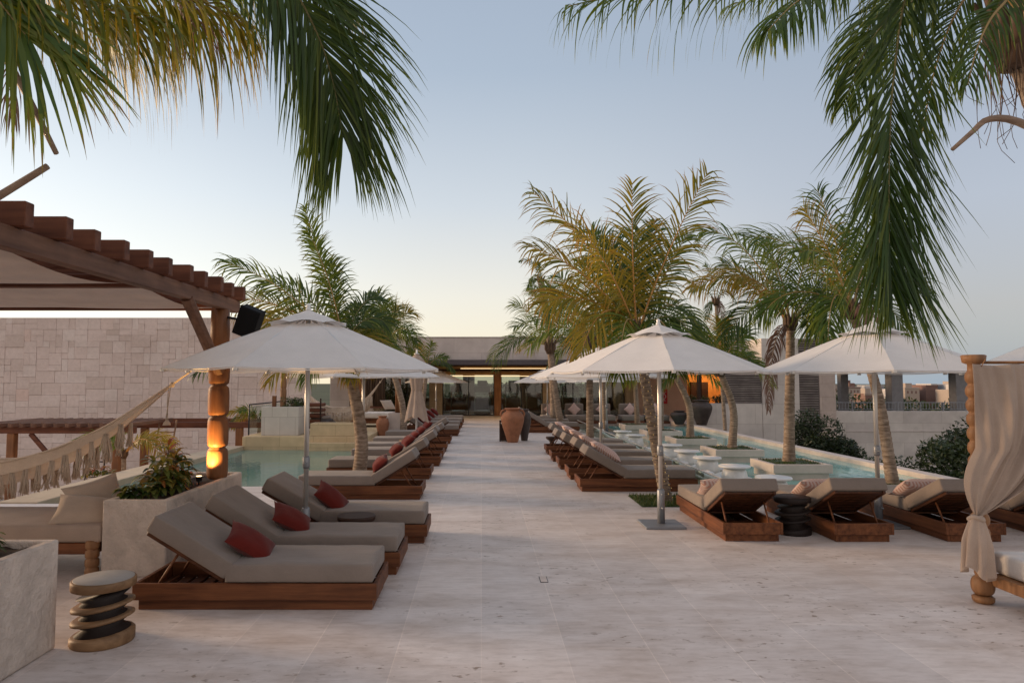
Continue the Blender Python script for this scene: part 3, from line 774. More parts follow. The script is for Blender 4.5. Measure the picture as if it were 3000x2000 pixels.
# ------------------------------------------------------------------ palms
UP = Vector((0, 0, 1))
def frond(parent, pts, leaf, n=46, mat=None, petm=None, droop=.5, base=.12, rad=.018, wid=.022, hint=(0, -1, 0), hb=.5, tint=.25, seed=0, spread=(35, 62), segs=5, tipmin=.35, gap=.0, skip=0, name='frond'):
    rg = random.Random(seed); m = MB(); C = catmull(pts, 36); k = len(C)
    wid = wid; rr = [max(.003, rad * (1 - .86 * i / (k - 1))) for i in range(k)]
    m.tube(C, rr, 6, 1, True, True, .3)
    hint = Vector(hint)
    for i in range(n):
        t = base + (1 - base) * (i + .5) / n
        f = t * (k - 1); a = min(int(f), k - 2); p = C[a].lerp(C[a + 1], f - a)
        T = (C[min(a + 2, k - 1)] - C[max(a - 1, 0)]).normalized()
        Nn = UP * (1 - hb) + hint * hb; Nn = (Nn - T * Nn.dot(T))
        if Nn.length < .05: Nn = hint - T * hint.dot(T)
        Nn.normalize(); S = T.cross(Nn)
        u = (t - base) / (1 - base)
        ll = leaf * max(tipmin, min(1, (.45 + 1.9 * u))) * (1 - (1 - tipmin) * max(0, (u - .72) / .28) ** 1.5)
        al = R(spread[0] + (spread[1] - spread[0]) * u)
        for side in (1, -1):
            if rg.random() < skip: continue
            l = ll * rg.uniform(.82, 1.1); a2 = al + rg.uniform(-.15, .15)
            d = (S * side * math.cos(a2) + T * math.sin(a2) + Nn * rg.uniform(.02, .28)).normalized()
            pp = p + T * rg.uniform(-.01, .01); w0 = wid * rg.uniform(.8, 1.2)
            dr = droop * rg.uniform(.7, 1.35); L0 = []; tn = rg.uniform(-.5, .5)
            q = pp.copy(); dd = d.copy()
            kink = rg.random() < .15
            for s in range(segs + 1):
                v = s / segs
                ww = w0 * (.55 + 1.4 * v if v < .3 else (1 - (v - .3) / .7) ** .8 * .97 + .02)
                side_v = dd.cross(Nn)
                if side_v.length < .01: side_v = S.copy()
                side_v.normalize(); side_v = (side_v * math.cos(tn) + Nn * math.sin(tn))
                L0.append((q - side_v * ww / 2, q + side_v * ww / 2))
                dd = (dd + Vector((0, 0, -1)) * dr * (.25 + v) * .5 + Vector((rg.uniform(-.03, .03), rg.uniform(-.03, .03), 0))).normalized()
                if kink and s == 2: dd = (dd + Vector((0, 0, -1.2))).normalized()
                q = q + dd * (l / segs)
            vs = [x for ab in L0 for x in ab]
            c0 = min(1, max(0, tint + rg.gauss(0, .1)))
            m.add(vs, [[2 * j, 2 * j + 1, 2 * j + 3, 2 * j + 2] for j in range(segs)], 0, True, [min(1, c0 + (.0 if j < segs - 2 else .14 if j == segs - 2 else .34)) for j in range(segs)])
    return m.build(name, [mat or FRONDG, petm or PETIOLE], parent)
def trunk(parent, pts, r0, r1, rings=34):
    m = MB(); C = catmull(pts, rings * 3); k = len(C); rr = []; cc = []
    for i in range(k):
        t = i / (k - 1); b = 1 + .22 * math.exp(-t * 14)
        rr.append((r0 + (r1 - r0) * t) * b * (1.045 if i % 3 == 0 else .985) * random.uniform(.985, 1.015))
        cc.append(.35 * random.random() if i % 3 == 1 else (.15 if i % 3 else 0))
    m.tube(C, rr, 14, 0, True, True, cc)
    return m.build('trunk', TRUNK, parent)
def sheath(parent, c, r, h, n=9):
    m = MB()
    for i in range(n):
        a = 2 * PI * i / n + random.uniform(-.2, .2); o = Vector((math.cos(a), math.sin(a), 0)); b = Vector(c)
        m.tube([b + o * r * .6 - UP * h * .5, b + o * r * 1.1, b + o * r * 1.25 + UP * h * .5, b + o * r * 1.9 + UP * h], [r * .35, r * .5, r * .34, r * .12], 6)
    m.tube([Vector(c) - UP * h * .6, Vector(c), Vector(c) + UP * h * .6], [r * .95, r * 1.25, r * .7], 12)
    m.build('crown_sheath', FIBRE, parent)
def strands(parent, c, n, ln, sp, seed=0):
    rg = random.Random(seed); m = MB()
    for i in range(n):
        x, y = rg.uniform(-sp, sp), rg.uniform(-sp, sp); l = ln * rg.uniform(.4, 1); p = Vector(c) + Vector((x, y, rg.uniform(-.1, .1)))
        m.tube(catmull([p, p + Vector((x * .3 + rg.uniform(-.05, .05), 0, -l * .4)), p + Vector((x * .3 + rg.uniform(-.09, .09), 0, -l * .8)), p + Vector((x * .4 + rg.uniform(-.12, .12), 0, -l))], 10), [.006] * 5 + [.003] * 5, 4)
    m.build('dry_strands', FIBRE, parent)
def palm(base, crown, r0, r1, fr, label, leaf, px, n=44, wid=.02, group='palms on the terrace', extra=0, seed=1, mid=None, droop=.85, sh=.09, nseg=5, exl=1.2, skip=.03, rad=.018):
    """fr: frond list (control dx, dz, tip dx, dz, dy of tip, kind) in survey units of px metres"""
    b = Vector(base); c = Vector(crown); root = empty('palm_tree', base); cl = c - b
    md = Vector(mid) - b if mid else cl * .5 + Vector((0, 0, 0))
    trunk(root, [Vector((0, 0, -.05)), md, cl], r0, r1)
    sheath(root, cl, sh, sh * 2.4)
    rg = random.Random(seed)
    K = {'g': (FRONDG, PETIOLE, .34), 'y': (FRONDY, PETIOLEO, .40), 'd': (FRONDD, PETIOLEG, .28), 'x': (FRONDX, DEADP, .7)}
    for i, f in enumerate(fr):
        cx, cz, tx, tz, dy, kd = f[:6]; lf = f[6] if len(f) > 6 else 1; dp = f[7] if len(f) > 7 else 1
        q = bez((0, 0, 0), (cx * px, dy * .55, cz * px), (tx * px, dy, tz * px), 7)
        M_ = K[kd]
        frond(root, [cl + v for v in q], leaf * lf, n, M_[0], M_[1], droop * dp, seed=seed * 100 + i, wid=wid, tint=M_[2], hb=.55 if abs(dy) < 1 else .3, segs=nseg, skip=skip, rad=rad)
    for i in range(extra):
        a = rg.uniform(0, 2 * PI); el = rg.uniform(-.3, 1.1); ln = exl * rg.uniform(.75, 1.05)
        h = Vector((math.cos(a), math.sin(a) , 0))
        p1 = h * ln * .5 * math.cos(el) + UP * ln * (.5 * math.sin(el) + .16); p2 = h * ln * .95 * math.cos(el * .6) + UP * ln * (.6 * math.sin(el) - .22)
        kd = rg.choice('ggdy'); M_ = K[kd]
        frond(root, [cl + v for v in bez((0, 0, 0), p1, p2, 7)], leaf * .95, n, M_[0], M_[1], droop, seed=seed * 100 + 50 + i, wid=wid, tint=M_[2], hb=.15, segs=nseg, skip=skip, rad=rad)
    return tag(root, label, 'palm tree', group), cl

# palm right of the aisle, trunk wound with lights
main, mcl = palm((2.70, 10.05, 0), (2.36, 10.3, 2.45), .085, .062, [
    (-110, 290, -300, 440, .3, 'y', 1), (-20, 180, -18, 440, -.2, 'y', .85, .6), (80, 230, 228, 495, .2, 'y', 1, .8), (-140, 200, -320, 250, -.3, 'y', 1),
    (-150, 150, -290, 80, -.5, 'y', 1), (60, 240, 100, 380, .9, 'g', .8), (110, 210, 200, 330, .8, 'g', .9),
    (-60, 240, -110, 340, .7, 'g', 1), (150, 210, 240, -60, .5, 'd', 1), (110, 130, 140, -90, -.7, 'd', 1), (-110, 160, -190, -70, -.7, 'y', 1),
    (-60, 120, -90, -120, -.9, 'g', 1), (60, 110, 60, -110, -1.0, 'g', 1), (-20, 210, -60, 300, .5, 'd', 1),
    (20, 230, 40, 330, .6, 'd', 1), (-20, 150, 10, 240, 1.2, 'd', 1), (-110, 240, -200, 270, -.9, 'y', 1)],
    'golden-fronded palm wound with lights, right of the aisle behind the square-based parasol', .70, 10.3 / 2000, 48, .028, seed=3, mid=(2.50, 10.1, 1.2), extra=0, skip=.06)
# light string wound on its trunk
m = MB(); pts = []
bz = catmull([(2.70, 10.05, 0), (2.50, 10.1, 1.2), (2.36, 10.3, 2.45)], 60)
for i in range(400):
    t = i / 399 * 59; a = min(int(t), 58); p = bz[a].lerp(bz[a + 1], t - a); an = i * .62; r = .098 - .026 * t / 59
    pts.append(p + Vector((r * math.cos(an), r * math.sin(an), .02)))
m.tube(pts, .003, 4, 0)
for p in pts[::3]: m.box(p.x - .0042, p.x + .0042, p.y - .0042, p.y + .0042, p.z - .0042, p.z + .0042, r=.001, m=1)
tag(m.build('string_lights', [DARKM, m_emit('tiny_bulb', (1, .62, .2), .9)]), 'string of small amber lights wound round a palm trunk', 'string lights')

palm((5.93, 13.27, .25), (6.0, 13.2, 2.85), .105, .075, [
    (-90, 170, -210, 130, -.3, 'y', .9), (-110, 300, -235, 290, .4, 'g', 1), (-150, 200, -300, 100, -.2, 'y', .9), (-90, 130, -230, -50, -.5, 'd', 1),
    (-50, 200, -110, 210, -.6, 'g', .9), (40, 190, 90, 230, .2, 'g', .9), (70, 130, 130, 40, -.4, 'd', .9), (50, 60, 80, -70, -.5, 'g', .9),
    (90, 160, 170, 130, .5, 'g', 1), (-30, 220, -30, 270, .6, 'g', .9), (-70, 10, -90, -250, -.3, 'x', .55, 1.8), (-60, 150, -160, 200, .7, 'g', 1)],
    'palm with a straight ringed trunk in the nearest square pool planter', .76, 13.2 / 2000, 44, .028, seed=5, extra=0, skip=.06)
palm((6.93, 11.6, 0), (6.28, 11.5, 2.92), .095, .07, [
    (-130, 250, -300, 230, .2, 'g', 1), (-40, 190, -110, 320, .3, 'y', .9), (-10, 220, -50, 390, .5, 'g', .9), (60, 250, 130, 330, .2, 'g', 1), (100, 150, 190, 60, -.2, 'd', 1),
    (-90, 130, -120, -110, -.5, 'g', 1), (-60, 80, -90, -60, .3, 'd', 1), (70, 90, 100, -80, -.5, 'd', .9), (10, 60, 0, -110, -.7, 'x', .6, 1.6), (-150, 130, -230, 0, .5, 'g', 1),
    (80, 200, 190, 210, .6, 'g', 1), (20, 200, 60, 280, .8, 'g', 1), (-90, 210, -190, 160, -.5, 'g', 1)],
    'leaning palm in the grass bed by the pool edge, behind the creased parasol', .76, 11.5 / 2000, 44, .027, seed=7, extra=0, skip=.06, mid=(6.72, 11.6, 1.5))
def smallpalm(base, crown, r, label, ln, seed, n=9, leaf=.5, mid=None, sx=1.0):
    rg = random.Random(seed); fr = []
    for i in range(n):
        a = PI * (i + .5) / n + rg.uniform(-.15, .15); l = 100 * rg.uniform(.8, 1.1); up = math.sin(a)
        tx = -math.cos(a) * l * sx; tz = (up * 1.15 - .62 * (1 - up)) * l * .85
        fr.append((tx * .55, abs(tz) * .45 + 42, tx, tz, rg.uniform(-.55, .55) * ln, rg.choice('gggdy'), 1))
    return palm(base, crown, r, r * .72, fr, label, leaf * 1.1, ln / 100, 32, .032, seed=seed, mid=mid, extra=2, exl=ln * .95, sh=r * 1.1, nseg=4)
smallpalm((5.82, 15.95, .25), (5.55, 15.9, 2.0), .095, 'young palm leaning left in the second square pool planter', 1.25, 11, 9, .5, (5.86, 15.95, 1.1))
smallpalm((5.75, 18.9, .25), (5.28, 18.8, 2.0), .10, 'curved palm in the third square pool planter', 1.2, 12, 9, .5, (5.72, 18.9, 1.1))
smallpalm((5.67, 21.75, .25), (5.72, 21.7, 2.35), .10, 'slim upright palm in the fourth square pool planter', 1.5, 13, 8, .5)
smallpalm((5.6, 24.6, .25), (5.5, 24.6, 2.5), .09, 'slender palm in the farthest square pool planter', 1.4, 14, 8, .5)
smallpalm((2.76, 17.45, 0), (2.78, 17.5, 2.75), .10, 'upright palm in the right row beside the third right parasol pole', 2.0, 15, 11, .6)
smallpalm((2.85, 24.3, 0), (2.45, 24.3, 2.9), .12, 'palm near the clay jar at the end of the right aisle row', 2.1, 16, 12, .65, (2.62, 24.3, 1.5))
smallpalm((4.7, 26.0, 0), (4.6, 26.0, 2.8), .1, 'bushy palm behind the right parasols near the building', 1.9, 17, 11, .6)
# bare-stemmed tall palms with a few fronds
palm((2.75, 25.6, 0), (2.25, 25.6, 5.5), .14, .12, [(-20, 80, -62, 60, 0, 'd', .6), (-20, 20, -40, -25, 0, 'd', .6), (15, 10, 30, -20, 0, 'd', .5), (-15, 40, -30, 0, .3, 'd', .6), (0, 50, -10, 60, .2, 'd', .5)],
    'tall thin palm with one wind-bent frond against the sky', .45, 25.6 / 2000, 24, .03, seed=21, mid=(2.6, 25.6, 3))
palm((8.9, 24.6, -3), (8.5, 24.6, 4.6), .07, .06, [(-40, 70, -70, 30, 0, 'd', .7), (-10, 90, -30, 110, 0, 'd', .7), (30, 60, 60, 10, .2, 'd', .7), (10, 20, 20, -50, 0, 'x', .7), (-20, 10, -30, -50, 0, 'd', .7)],
    'thin sparse palm between the two big right-hand palms', .5, 24.6 / 2000, 22, .03, seed=22)
# left palms
palm((-2.03, 11.3, 0), (-2.28, 11.3, 2.35), .12, .085, [
    (-75, 250, -125, 415, .1, 'g', .62, .6), (-40, 220, -110, 340, -.1, 'g', .55, .9), (-180, 200, -350, 240, -.2, 'g', .9), (-200, 160, -320, 120, -.4, 'y', 1), (-120, 200, -260, 190, .3, 'd', 1),
    (-130, 120, -250, 40, -.5, 'y', 1), (-30, 170, -60, 260, .4, 'd', .8), (60, 120, 130, 60, .1, 'd', .8), (60, 60, 110, -60, -.3, 'y', .9), (-210, 90, -400, -90, -.5, 'd', .8, 1.5),
    (-100, 60, -190, -110, -.5, 'y', .9), (20, 70, 40, -100, -.6, 'y', .9), (-60, 80, -80, -110, -.7, 'g', .9), (40, 160, 90, 150, .5, 'd', .8), (-20, 100, 30, 130, .7, 'd', .8),
    (80, 80, 160, -40, .5, 'g', .9), (-150, 120, -270, -40, .6, 'd', .9)],
    'leaning palm among the left loungers, crown rising behind the large left parasol', .62, 11.3 / 2000, 46, .028, seed=31, mid=(-1.98, 11.3, .9), extra=3, exl=1.1, rad=.016)
smallpalm((-2.3, 20.3, 0), (-2.85, 20.2, 2.75), .11, 'second left palm, tilted left behind the closed parasol', 1.5, 32, 13, .6, (-2.35, 20.3, 1.1), .8)
smallpalm((-2.55, 29.0, 0), (-2.3, 28.9, 2.3), .1, 'small far-left palm with an upright spear frond before the building', 1.1, 33, 6, .35)
# ---- foreground palms reaching in at the top
def fg(parent, P, Y, leaf, **kw):
    """P: (px, py) survey points of a rachis, Y depth or list"""
    k = len(P); out = []
    for i, (a, b) in enumerate(P):
        y = Y if isinstance(Y, (int, float)) else Y[0] + (Y[1] - Y[0]) * i / (k - 1)
        f = y / 2000
        d = .998 * 1; # plain pinhole survey with camera height 1.75
        th = math.atan(.058); X_ = (a - 1410) / 2000; yy = (1000 - b) / 2000
        Yd = math.cos(th) - math.sin(th) * yy; Zd = math.sin(th) + math.cos(th) * yy; t = y / Yd
        out.append(Vector((X_ * t, y, 1.75 + Zd * t)) - parent.location)
    return frond(parent, out, leaf, **kw)
# left
root = empty('palm_tree', (-3.1, 3.6, .66))
cl = Vector((.05, .1, 3.75))
trunk(root, [Vector((0, 0, -.05)), Vector((-.1, .05, 1.8)), cl], .11, .09); sheath(root, cl, .11, .28)
O = (-150, -330)
HG = dict(hb=.08, segs=7, spread=(18, 50))
fg(root, [O, (250, -430), (620, -300), (820, -90), (925, 90), (975, 240), (1005, 400)], [3.8, 4.6], .98, n=170, mat=FRONDD, petm=PETIOLEG, droop=.40, base=.28, rad=.015, wid=.018, seed=401, spread=(42, 68), hb=.75, segs=7, tint=.26, tipmin=.5)
fg(root, [O, (40, -160), (270, -70), (450, -20), (600, 10), (730, 80)], [3.7, 4.3], .95, n=56, mat=FRONDY, droop=1.5, base=.1, rad=.016, wid=.025, seed=402, tint=.30, **HG)
fg(root, [O, (-40, -200), (100, -60), (230, 0), (360, 40), (480, 70)], [3.5, 3.8], .88, n=50, mat=FRONDY, droop=1.5, base=.1, rad=.016, wid=.025, seed=403, tint=.24, **HG)
fg(root, [O, (-110, -200), (-70, -100), (-20, -20), (40, 60), (90, 120)], [3.4, 3.4], .85, n=50, mat=FRONDG, droop=.35, base=.15, rad=.016, wid=.026, seed=404, spread=(50, 74), hb=.6, segs=6, tint=.34, tipmin=.8)
fg(root, [O, (200, -400), (500, -330), (740, -160), (870, -60), (960, 30)], [3.9, 5.2], .9, n=70, mat=FRONDD, petm=PETIOLEG, droop=1.1, base=.2, rad=.016, wid=.024, seed=405, tint=.22, **HG)
fg(root, [O, (100, -300), (300, -180), (470, -80), (550, 10), (575, 90)], [4.0, 5.0], .62, n=60, mat=FRONDX, droop=1.3, base=.3, rad=.014, wid=.012, seed=406, spread=(30, 55), hb=.3, segs=6, tint=.8)
fg(root, [O, (-60, -250), (60, -130), (180, -30), (290, 30), (380, 110)], [4.2, 4.9], 1.0, n=46, mat=FRONDY, droop=1.5, base=.15, rad=.016, wid=.028, seed=407, tint=.36, **HG)
fg(root, [O, (-90, -250), (-30, -110), (10, 60), (30, 220), (40, 340)], [3.9, 4.1], .34, n=30, mat=FRONDX, droop=1.6, base=.3, rad=.010, wid=.010, seed=408, spread=(40, 70), hb=.5, segs=6, tint=.9)
fg(root, [O, (0, -230), (200, -130), (400, -70), (560, -50), (740, -30)], [4.6, 5.6], 1.15, n=52, mat=FRONDG, droop=1.4, base=.15, rad=.016, wid=.028, seed=409, tint=.36, **HG)
def stub(parent, P, Y, r0, r1):
    th = math.atan(.058); out = []
    for a, b in P:
        X_ = (a - 1410) / 2000; yy = (1000 - b) / 2000; Yd = math.cos(th) - math.sin(th) * yy; Zd = math.sin(th) + math.cos(th) * yy; t = Y / Yd
        out.append(Vector((X_ * t, Y, 1.75 + Zd * t)) - parent.location)
    C = catmull(out, 12); m = MB(); m.tube(C, [r0 + (r1 - r0) * i / 11 for i in range(12)], 7); return m.build('broken_petiole', DEADP, parent)
stub(root, [(-150, -330), (-60, -60), (10, 150), (90, 300), (165, 450)], 3.7, .03, .014)
stub(root, [(-330, 760), (-130, 650), (0, 573), (140, 487)], 3.75, .03, .018)
tag(root, 'tall palm at the left edge whose long fronds hang across the top left sky', 'palm tree', 'foreground palms framing the view')
# right
root = empty('palm_tree', (6.4, 7.0, 0)); cl = Vector((-1.62, -1.05, 4.80))
trunk(root, [Vector((0, 0, -.05)), Vector((-.3, -.3, 2.6)), cl], .13, .10); sheath(root, cl, .15, .42, 12)
K0 = (3010, 60)
fg(root, [K0, (2900, -180), (2740, -200), (2655, -20), (2616, 250), (2606, 430), (2604, 590), (2606, 720), (2612, 850)], [5.9, 5.2], 1.16, n=200, mat=FRONDD, petm=PETIOLEG, droop=.10, base=.20, rad=.016, wid=.020, seed=501, spread=(60, 74), hb=.85, segs=6, tint=.24)
fg(root, [K0, (2800, -120), (2500, -110), (2200, -70), (1900, -35), (1660, 20)], [5.9, 5.3], .85, n=90, mat=FRONDG, droop=1.3, base=.15, rad=.024, wid=.024, seed=502, tint=.35, skip=.15, hb=.1, segs=7, spread=(25, 55))
fg(root, [K0, (2850, -110), (2650, -120), (2450, -60), (2330, 10), (2250, 90)], [5.8, 5.0], .68, n=70, mat=FRONDG, droop=1.2, base=.15, rad=.022, wid=.026, seed=503, tint=.3, hb=.15, segs=7, spread=(25, 55))
fg(root, [K0, (2880, -60), (2740, -30), (2600, 60), (2520, 180), (2470, 310)], [6.2, 6.4], .66, n=66, mat=FRONDD, petm=PETIOLEG, droop=.8, base=.15, rad=.022, wid=.026, seed=504, spread=(36, 60), hb=.5, segs=6, tint=.25)
fg(root, [K0, (2940, -100), (2870, -60), (2790, 60), (2735, 220), (2700, 400)], [6.0, 6.1], .62, n=66, mat=FRONDG, droop=.5, base=.15, rad=.02, wid=.024, seed=505, spread=(45, 64), hb=.6, segs=6, tint=.28)
fg(root, [K0, (2990, -60), (2950, 0), (2900, 60), (2860, 150), (2835, 250)], [5.5, 5.2], .5, n=44, mat=FRONDG, droop=.9, base=.2, rad=.02, wid=.02, seed=506, spread=(40, 62), hb=.6, segs=6, tint=.32)
fg(root, [K0, (2860, -120), (2700, -60), (2560, 60), (2500, 200)], [6.6, 7.0], .7, n=60, mat=FRONDD, petm=PETIOLEG, droop=.9, base=.2, rad=.02, wid=.026, seed=507, spread=(30, 58), hb=.5, segs=6, tint=.15)
fg(root, [K0, (3080, -100), (3150, 0), (3200, 200)], [6.4, 6.2], .6, n=40, mat=FRONDG, droop=.8, base=.2, seed=508, segs=6)
fg(root, [K0, (2960, -120), (2800, -130), (2560, -110), (2330, -50), (2130, 20)], [6.6, 7.4], .75, n=66, mat=FRONDG, droop=1.3, base=.2, rad=.02, wid=.026, seed=509, tint=.3, hb=.1, segs=7, spread=(25, 52))
stub(root, [(3060, 390), (2960, 350), (2890, 352), (2850, 385), (2790, 438)], 5.3, .034, .016)
strands(root, cl + Vector((-.12, -.05, -.1)), 26, 1.0, .22, 5)
tag(root, 'tall palm at the right edge with a huge frond hanging straight down into view', 'palm tree', 'foreground palms framing the view')

# ------------------------------------------------------------------ shrubs and potted plants
def leafclump(mb, c, rx, ry, rz, n, size, seed, tint=.3):
    rg = random.Random(seed)
    lobes = [(Vector((rg.uniform(-.6, .6) * rx, rg.uniform(-.6, .6) * ry, rg.uniform(-.5, .75) * rz)), rg.uniform(.28, .5)) for _ in range(16)]
    for _ in range(n):
        lc, lr = rg.choice(lobes)
        d = Vector((rg.gauss(0, 1), rg.gauss(0, 1), rg.gauss(0, 1))).normalized() * rg.uniform(.45, 1.05) ** .5
        p = Vector(c) + lc + Vector((d.x * rx * lr, d.y * ry * lr, d.z * rz * lr))
        a = Vector((rg.gauss(0, 1), rg.gauss(0, 1), rg.gauss(.3, .8))).normalized(); b = a.cross(d + Vector((.01, 0, 0))).normalized()
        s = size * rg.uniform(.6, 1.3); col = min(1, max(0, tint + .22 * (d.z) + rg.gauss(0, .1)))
        mb.add([p - a * s, p + b * s * .4, p + a * s, p - b * s * .4], [[0, 1, 2, 3]], 0, False, col)
def shrub(loc, rx, ry, rz, h, n, size, label, seed, tint=.3, group=None, name='shrub', mat=None):
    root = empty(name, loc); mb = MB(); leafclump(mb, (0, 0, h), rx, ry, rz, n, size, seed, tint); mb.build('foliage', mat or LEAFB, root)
    mb = MB(); rg = random.Random(seed)
    for i in range(6):
        a = rg.uniform(0, 6.28); mb.tube([(0, 0, -.05), (.3 * rx * math.cos(a), .3 * ry * math.sin(a), h * .5), (.55 * rx * math.cos(a), .55 * ry * math.sin(a), h + rz * .2)], [.05, .035, .012], 6)
    mb.build('stem', FIBRE, root); return tag(root, label, 'shrub', group)
GB = 'dark shrubs in the garden below the pool wall'
for i, (x, y, rx, rz, zt, n, l) in enumerate([
    (10.2, 20.3, 1.1, 1.5, .45, 3800, 'tall dark shrub just beyond the pool wall, left of the others'),
    (10.6, 18.6, 1.2, 1.0, -.3, 2600, 'low dark shrub right of the tall one beyond the pool wall'),
    (11.2, 15.6, 1.3, 1.4, .15, 3600, 'green shrub right behind the leaning pool-edge palm'),
    (12.6, 16.4, 1.8, 1.4, .45, 4800, 'wide flat-topped dark shrub below the garage wall'),
    (11.0, 13.4, 1.6, 1.3, -.35, 3600, 'yellow-green shrub nearest the pool wall'),
    (13.0, 14.2, 1.6, 1.3, 0, 3600, 'green shrub partly behind the turned bed post'),
    (11.4, 12.0, 1.7, 1.4, -.15, 3600, 'dark shrub seen right of the tied curtain'),
    (15.5, 18.5, 2.2, 1.7, .5, 3600, 'rounded shrub behind the tied curtain'),
    (12.6, 11.9, 1.6, 1.3, -.2, 3000, 'low shrub filling the gap left of the turned bed post'), (10.4, 14.6, 1.2, 1.0, -.75, 2400, 'low shrub behind the pool wall under the leaning palm'),
    (14.6, 15.6, 1.8, 1.5, .2, 3600, 'broad dark shrub directly behind the turned bed post'),
    (11.8, 22.8, 1.6, 1.2, -.2, 2400, 'dark shrub at the foot of the louvred stone block')]):
    h = (zt + 3) - rz * .85
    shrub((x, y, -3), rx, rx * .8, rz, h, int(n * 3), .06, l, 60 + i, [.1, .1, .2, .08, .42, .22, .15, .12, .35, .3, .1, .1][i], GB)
def broadleaf(parent, base, h, n, ln, wd, seed, tint=.3, whorl=3, mat=None):
    rg = random.Random(seed); m = MB(); st = MB(); b = Vector(base)
    top = b + Vector((rg.uniform(-.05, .05), rg.uniform(-.05, .05), h)); st.tube([b - UP * .03, b.lerp(top, .5), top], [.008, .007, .004], 6)
    for w in range(whorl):
        for i in range(n):
            t = (1 - .22 * w) - rg.uniform(0, .2); p = b.lerp(top, max(.1, t)); a = 2 * PI * i / n + w * .6 + rg.uniform(-.3, .3)
            el = rg.uniform(.15, 1.2) if w == 0 else rg.uniform(-.15, .8); o = Vector((math.cos(a), math.sin(a), 0)); s = Vector((-o.y, o.x, 0)); l = ln * rg.uniform(.7, 1.15)
            rows = []
            for k in range(6):
                v = k / 5; c = p + o * l * v * math.cos(el - v * .8) + UP * l * v * math.sin(el - v * .75); ww = wd * math.sin(PI * min(.97, .06 + v * .93)) ** .8
                rows.append([c - s * ww / 2 + UP * ww * .18, c, c + s * ww / 2 + UP * ww * .18])
            cc = min(1, max(0, tint + (.28 if w == 0 else -.1) + rg.gauss(0, .16)))
            m.grid(rows, col=cc)
    m.build('leaves', mat or LEAFC, parent); st.build('stem', FIBRE, parent)
def bplant(loc, specs, label, seed, tint=.3, ln=.16, wd=.06, group=None):
    root = empty('broadleaf_plant', loc)
    for i, (dx, dy, h) in enumerate(specs): broadleaf(root, (dx, dy, 0), h, 8, ln, wd, seed + i, tint, 3 if h < .25 else 4)
    return tag(root, label, 'plant', group)
bplant((-3.15, 6.75, .63), [(0, 0, .34), (.1, .1, .26), (-.1, .05, .2), (.05, -.1, .16)], 'croton with orange and yellow topmost leaves in the long planter', 70, .5)
bplant((-3.22, 7.12, .63), [(0, 0, .46), (.1, .05, .3), (-.12, 0, .28), (.02, -.12, .2), (.08, -.12, .38)], 'tallest dark-leaved croton just left of the lit post', 80, .4, .17)
bplant((-3.2, 6.42, .63), [(0, 0, .15), (-.1, .04, .12), (.1, .06, .14)], 'low bright green plant at the near end of the long planter', 90, .25, .1)
bplant((-3.2, 4.33, .655), [(0, 0, .13), (.08, .03, .10), (-.08, -.02, .11)], 'bright green rosette in the corner planter', 95, .16, .13, .034)
bplant((-3.15, 4.0, .655), [(-.2, 0, .17), (-.1, .05, .12)], 'yellowish plant cut by the left edge of the view', 99, .5, .12, .05)
bplant((-3.28, 7.6, .63), [(0, 0, .12), (.03, -.1, .10)], 'small yellow-green plant lit by the lamp at the post foot', 105, .5, .09)

# ------------------------------------------------------------------ left pergola
XB = -2.93
root = empty('pergola', (0, 0, 0))
mb = MB(); mb.box(XB - .05, XB + .05, 1.2, 8.12, 2.56, 2.70, r=.006); mb.build('beam', PERGY, root)
mb = MB(); mb.box(-8.2, -8.1, 1.2, 8.12, 2.56, 2.70, r=.006); mb.build('beam', PERGY, root)
for i in range(18):
    y = 8.06 - i * .386
    mb = MB(); j = random.uniform(-.02, .02); mb.box(-8.6, -2.80 + j, y - .045, y + .045, 2.702, 2.862 + random.uniform(-.006, .006), r=.006); mb.build('rafter', PERGX, root)
for y in (7.95, 6.0, 4.1, 2.2):
    mb = MB(); mb.box(-8.1, XB - .052, y - .05, y + .05, 2.575, 2.69, r=.006); mb.build('cross_beam', PERGX, root)
def turned(mb, z0, z1, n, r, rn, c=(0, 0), power=.5, seg=14):
    prof = []; h = (z1 - z0) / n
    for i in range(n):
        for k in range(seg):
            v = k / seg; prof.append((rn + (r - rn) * (1 - abs(2 * v - 1) ** 3.2) ** power, z0 + h * (i + v)))
    prof.append((rn, z1)); mb.lathe(prof, (c[0], c[1], 0), 24)
pr = MB(); pr.lathe([(.1, 2.56), (.105, 2.3), (.10, 2.05)], (XB - .03, 7.72, 0), 20)
turned(pr, .66, 2.05, 4, .115, .080, (XB - .03, 7.72), .3)
pr.build('turned_post', PERGZ, root)
for px_, py_ in ((-8.15, 7.72), (-8.15, 2.6)):
    mb = MB(); mb.lathe([(.1, -2.8), (.1, 2.56)], (px_, py_, 0), 16); mb.build('post', PERGZ, root)
mb = MB(); mb.tube([(XB, 6.75, 2.58), (XB, 7.64, 1.86)], .062, 8, smooth=False); mb.build('brace', PERGY, root)
mb = MB()
for b0, y0, y1 in ((-7.9, 6.06, 7.85), (-7.9, 4.2, 5.9), (-7.9, 2.4, 4.0)):
    rows = []
    for i in range(19):
        t = i / 18; x = b0 + (XB - .1 - b0) * t
        rows.append([Vector((x, y0 + (y1 - y0) * j / 8, 2.60 - .07 * math.sin(PI * j / 8) * (1 + .3 * math.sin(9 * t)))) for j in range(9)])
    mb.grid(rows)
mb.build('shade_cloth', SHADEF, root)
tag(root, 'dark red-brown timber pergola with turned post at the upper left', 'pergola')
